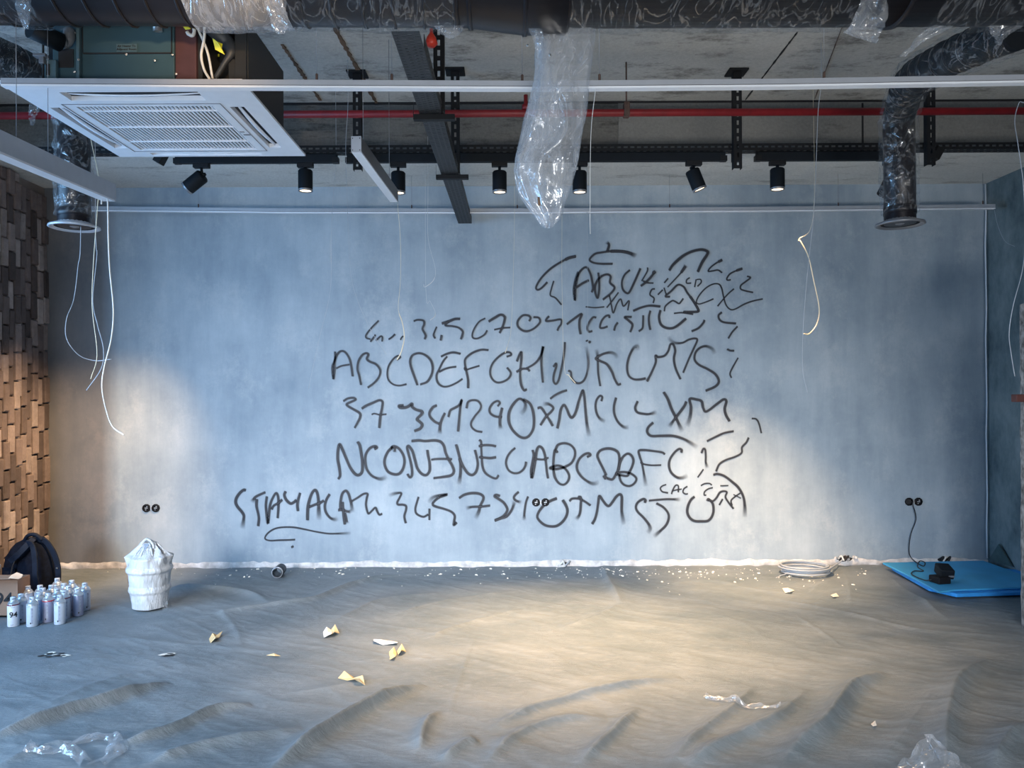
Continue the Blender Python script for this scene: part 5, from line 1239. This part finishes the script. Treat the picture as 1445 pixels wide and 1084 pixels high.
paper('paper_scrap', 'narrow white torn strip of paper in the middle of the floor', [(527, 903), (536, 906), (561, 907), (561, 911), (540, 911), (527, 908)], 'paper', 'paper', .012)
paper('paper_scrap', 'tan square scrap just below the narrow white strip', [(549, 921), (556, 919), (560, 924), (558, 932), (550, 931)], 'tan', 'paper')
paper('paper_scrap', 'curled tan scrap right beside the tan square one', [(560, 920), (567, 917), (573, 921), (567, 926), (562, 925)], 'tan', 'paper', .03)
paper('paper_scrap', 'longest tan torn scrap, closest to the camera', [(477, 958), (486, 955), (500, 958), (512, 962), (515, 967), (504, 965), (490, 962)], 'tan', 'paper', .025)
paper('paper_scrap', 'tiny cream scrap lying flat between the folded scrap and the cans', [(376, 925), (386, 923), (396, 926), (388, 928)], 'tan', 'paper', .006)
paper('paper_scrap', 'small white chip on the sheet near the bottom, right of centre', [(1229, 1023), (1235, 1020), (1237, 1026), (1232, 1029)], 'paper', 'paper', .01)
paper('plaster_flake', 'largest pale plaster flake in front of the cable coil', [(1104, 831), (1112, 833), (1121, 834), (1116, 838), (1108, 837)], 'crumb', 'plaster flake', .012, 'plaster flakes near the coil')
paper('plaster_flake', 'pale plaster flake right below the cable coil', [(1172, 841), (1180, 840), (1184, 843), (1176, 845)], 'crumb', 'plaster flake', .01, 'plaster flakes near the coil')
def floor_film(label, line, wpx, seed, mat='film_thick', amp=.03):
    """crumpled strip of film following a pixel line on the sheet"""
    q = spline([GS(x, y) for x, y in line], 8)
    def fn(u, v_):
        k = v_*(len(q)-1); i = min(int(k), len(q)-2); p = q[i].lerp(q[i+1], k-i); d = q[i+1]-q[i]; d.z = 0; s_ = Vector((d.y, -d.x, 0)).normalized()
        wd = wpx[0]+(wpx[1]-wpx[0])*v_; wd *= .7+.6*float(vn(v_*7, seed))
        pp_ = p+s_*(u-.5)*wd; pp_.z = sheet_z(pp_.x, pp_.y)+.004+amp*float(vn(u*4+seed, v_*11))*(math.sin(u*math.pi)+.25); return pp_
    o = MB().grid(fn, 12, 60).obj('film_strip', mat, origin=q[0]); return tag(o, label, 'plastic film', 'plastic film lying on the sheet')
floor_film('long clear film strip lying right of centre on the sheet', [(995, 985), (1020, 990), (1050, 995), (1075, 1001), (1101, 1003)], (.045, .03), 3, amp=.022)
floor_film('clear film strip trailing along the bottom left of the frame', [(40, 1059), (65, 1062), (95, 1060), (110, 1068), (122, 1082)], (.05, .06), 7)
floor_film('clear film arching over to a point at the bottom left', [(90, 1052), (125, 1046), (155, 1042), (164, 1050), (162, 1066), (135, 1082)], (.04, .09), 12)
def tent(label, apex, feet, hz, seed):
    """film standing up in a peak"""
    A_ = GS(*apex); A_.z += hz; fl = spline([GS(*f) for f in feet], 8)
    def fn(u, q):
        k = u*(len(fl)-1); i = min(int(k), len(fl)-2); p = fl[i].lerp(fl[i+1], k-i); r_ = A_.lerp(p, q**.8)
        r_.z += .05*(float(vn(u*7+seed, q*5))-.4)*math.sin(q*math.pi); r_.x += .04*(float(vn(u*9, q*6+seed))-.5); r_.z = max(r_.z, sheet_z(r_.x, r_.y)+.003); return r_
    o = MB().grid(fn, 60, 24).obj('film_heap', 'film', origin=(A_.x, A_.y, 0)); return tag(o, label, 'plastic film', 'plastic film lying on the sheet')
tent('crumpled clear film standing in a peak at the bottom right', (1310, 1062), [(1268, 1084), (1288, 1094), (1320, 1098), (1350, 1094), (1372, 1088)], .07, 5)
# torn holes
for (cx_, cy_), wn, lb in (((76, 925), 9, 'larger torn patch with white flecks in the sheet in front of the cans'), ((235, 925), 5, 'smaller torn patch with white flecks in the sheet below the carrier bag')):
    c = GS(cx_, cy_); t = thing('torn_patch', lb, 'torn patch', (c.x, c.y, c.z), 'torn patches in the sheet')
    for k in range(wn*2):
        p = GS(cx_+random.uniform(-2.2, 2.2)*wn, cy_+random.uniform(-.35, .35)*wn); r_ = random.uniform(.006, .022); m_ = 7
        MB().add([(p.x+r_*1.6*math.cos(a_*2*math.pi/m_)*random.uniform(.5, 1), p.y+r_*math.sin(a_*2*math.pi/m_)*random.uniform(.5, 1), sheet_z(p.x, p.y)+.0035+.001*k/8) for a_ in range(m_)], [tuple(range(m_))]).obj('torn_fleck', 'hole' if k % 2 else 'crumb', t)
# countless plaster crumbs near the wall
mb = MB()
for k in range(300):
    if k < 240: px, py = random.gauss(960, 190), 803+abs(random.gauss(0, 11))
    elif k < 330: px, py = random.gauss(420, 120), 803+abs(random.gauss(0, 8))
    else: px, py = random.uniform(250, 1350), 805+abs(random.gauss(0, 45))
    if not (150 < px < 1230) or py > 1000: continue
    p = G(px, py, .01)
    if p.y > YW-.035: p.y = YW-.035-random.random()*.05
    r_ = random.choice([.002, .003, .003, .004, .006, .010]); z_ = sheet_z(p.x, p.y)+.002; h_ = r_*.5; a_ = random.random()*3
    c_, s_ = math.cos(a_), math.sin(a_); q = [(1.6, .1), (.2, .8), (-1.3, .3), (-.5, -.8)]
    vs = [(p.x+r_*(x*c_-y*s_), p.y+r_*(x*s_+y*c_), z_-.002) for x, y in q]+[(p.x+r_*.6*(x*c_-y*s_), p.y+r_*.6*(x*s_+y*c_), z_+h_) for x, y in q]
    mb.add(vs, [(4, 5, 6, 7)]+[(i, (i+1) % 4, (i+1) % 4+4, i+4) for i in range(4)])
tag(mb.obj('plaster_crumbs', 'crumb'), 'pale plaster crumbs scattered over the sheet along the back wall', 'crumbs', kind='stuff')
# bits at the foot of the round pillar
tag(MB().box((pe.x-.012, 4.19, sheet_max(pe.x-.02, 4.19, .02)+.02), (.03, .05, .04), rz=.4).obj('plaster_lump', 'plaster_white', origin=(pe.x-.01, 4.19, .02), bevel=.006), 'white plaster lump at the foot of the rough round pillar', 'plaster lump')
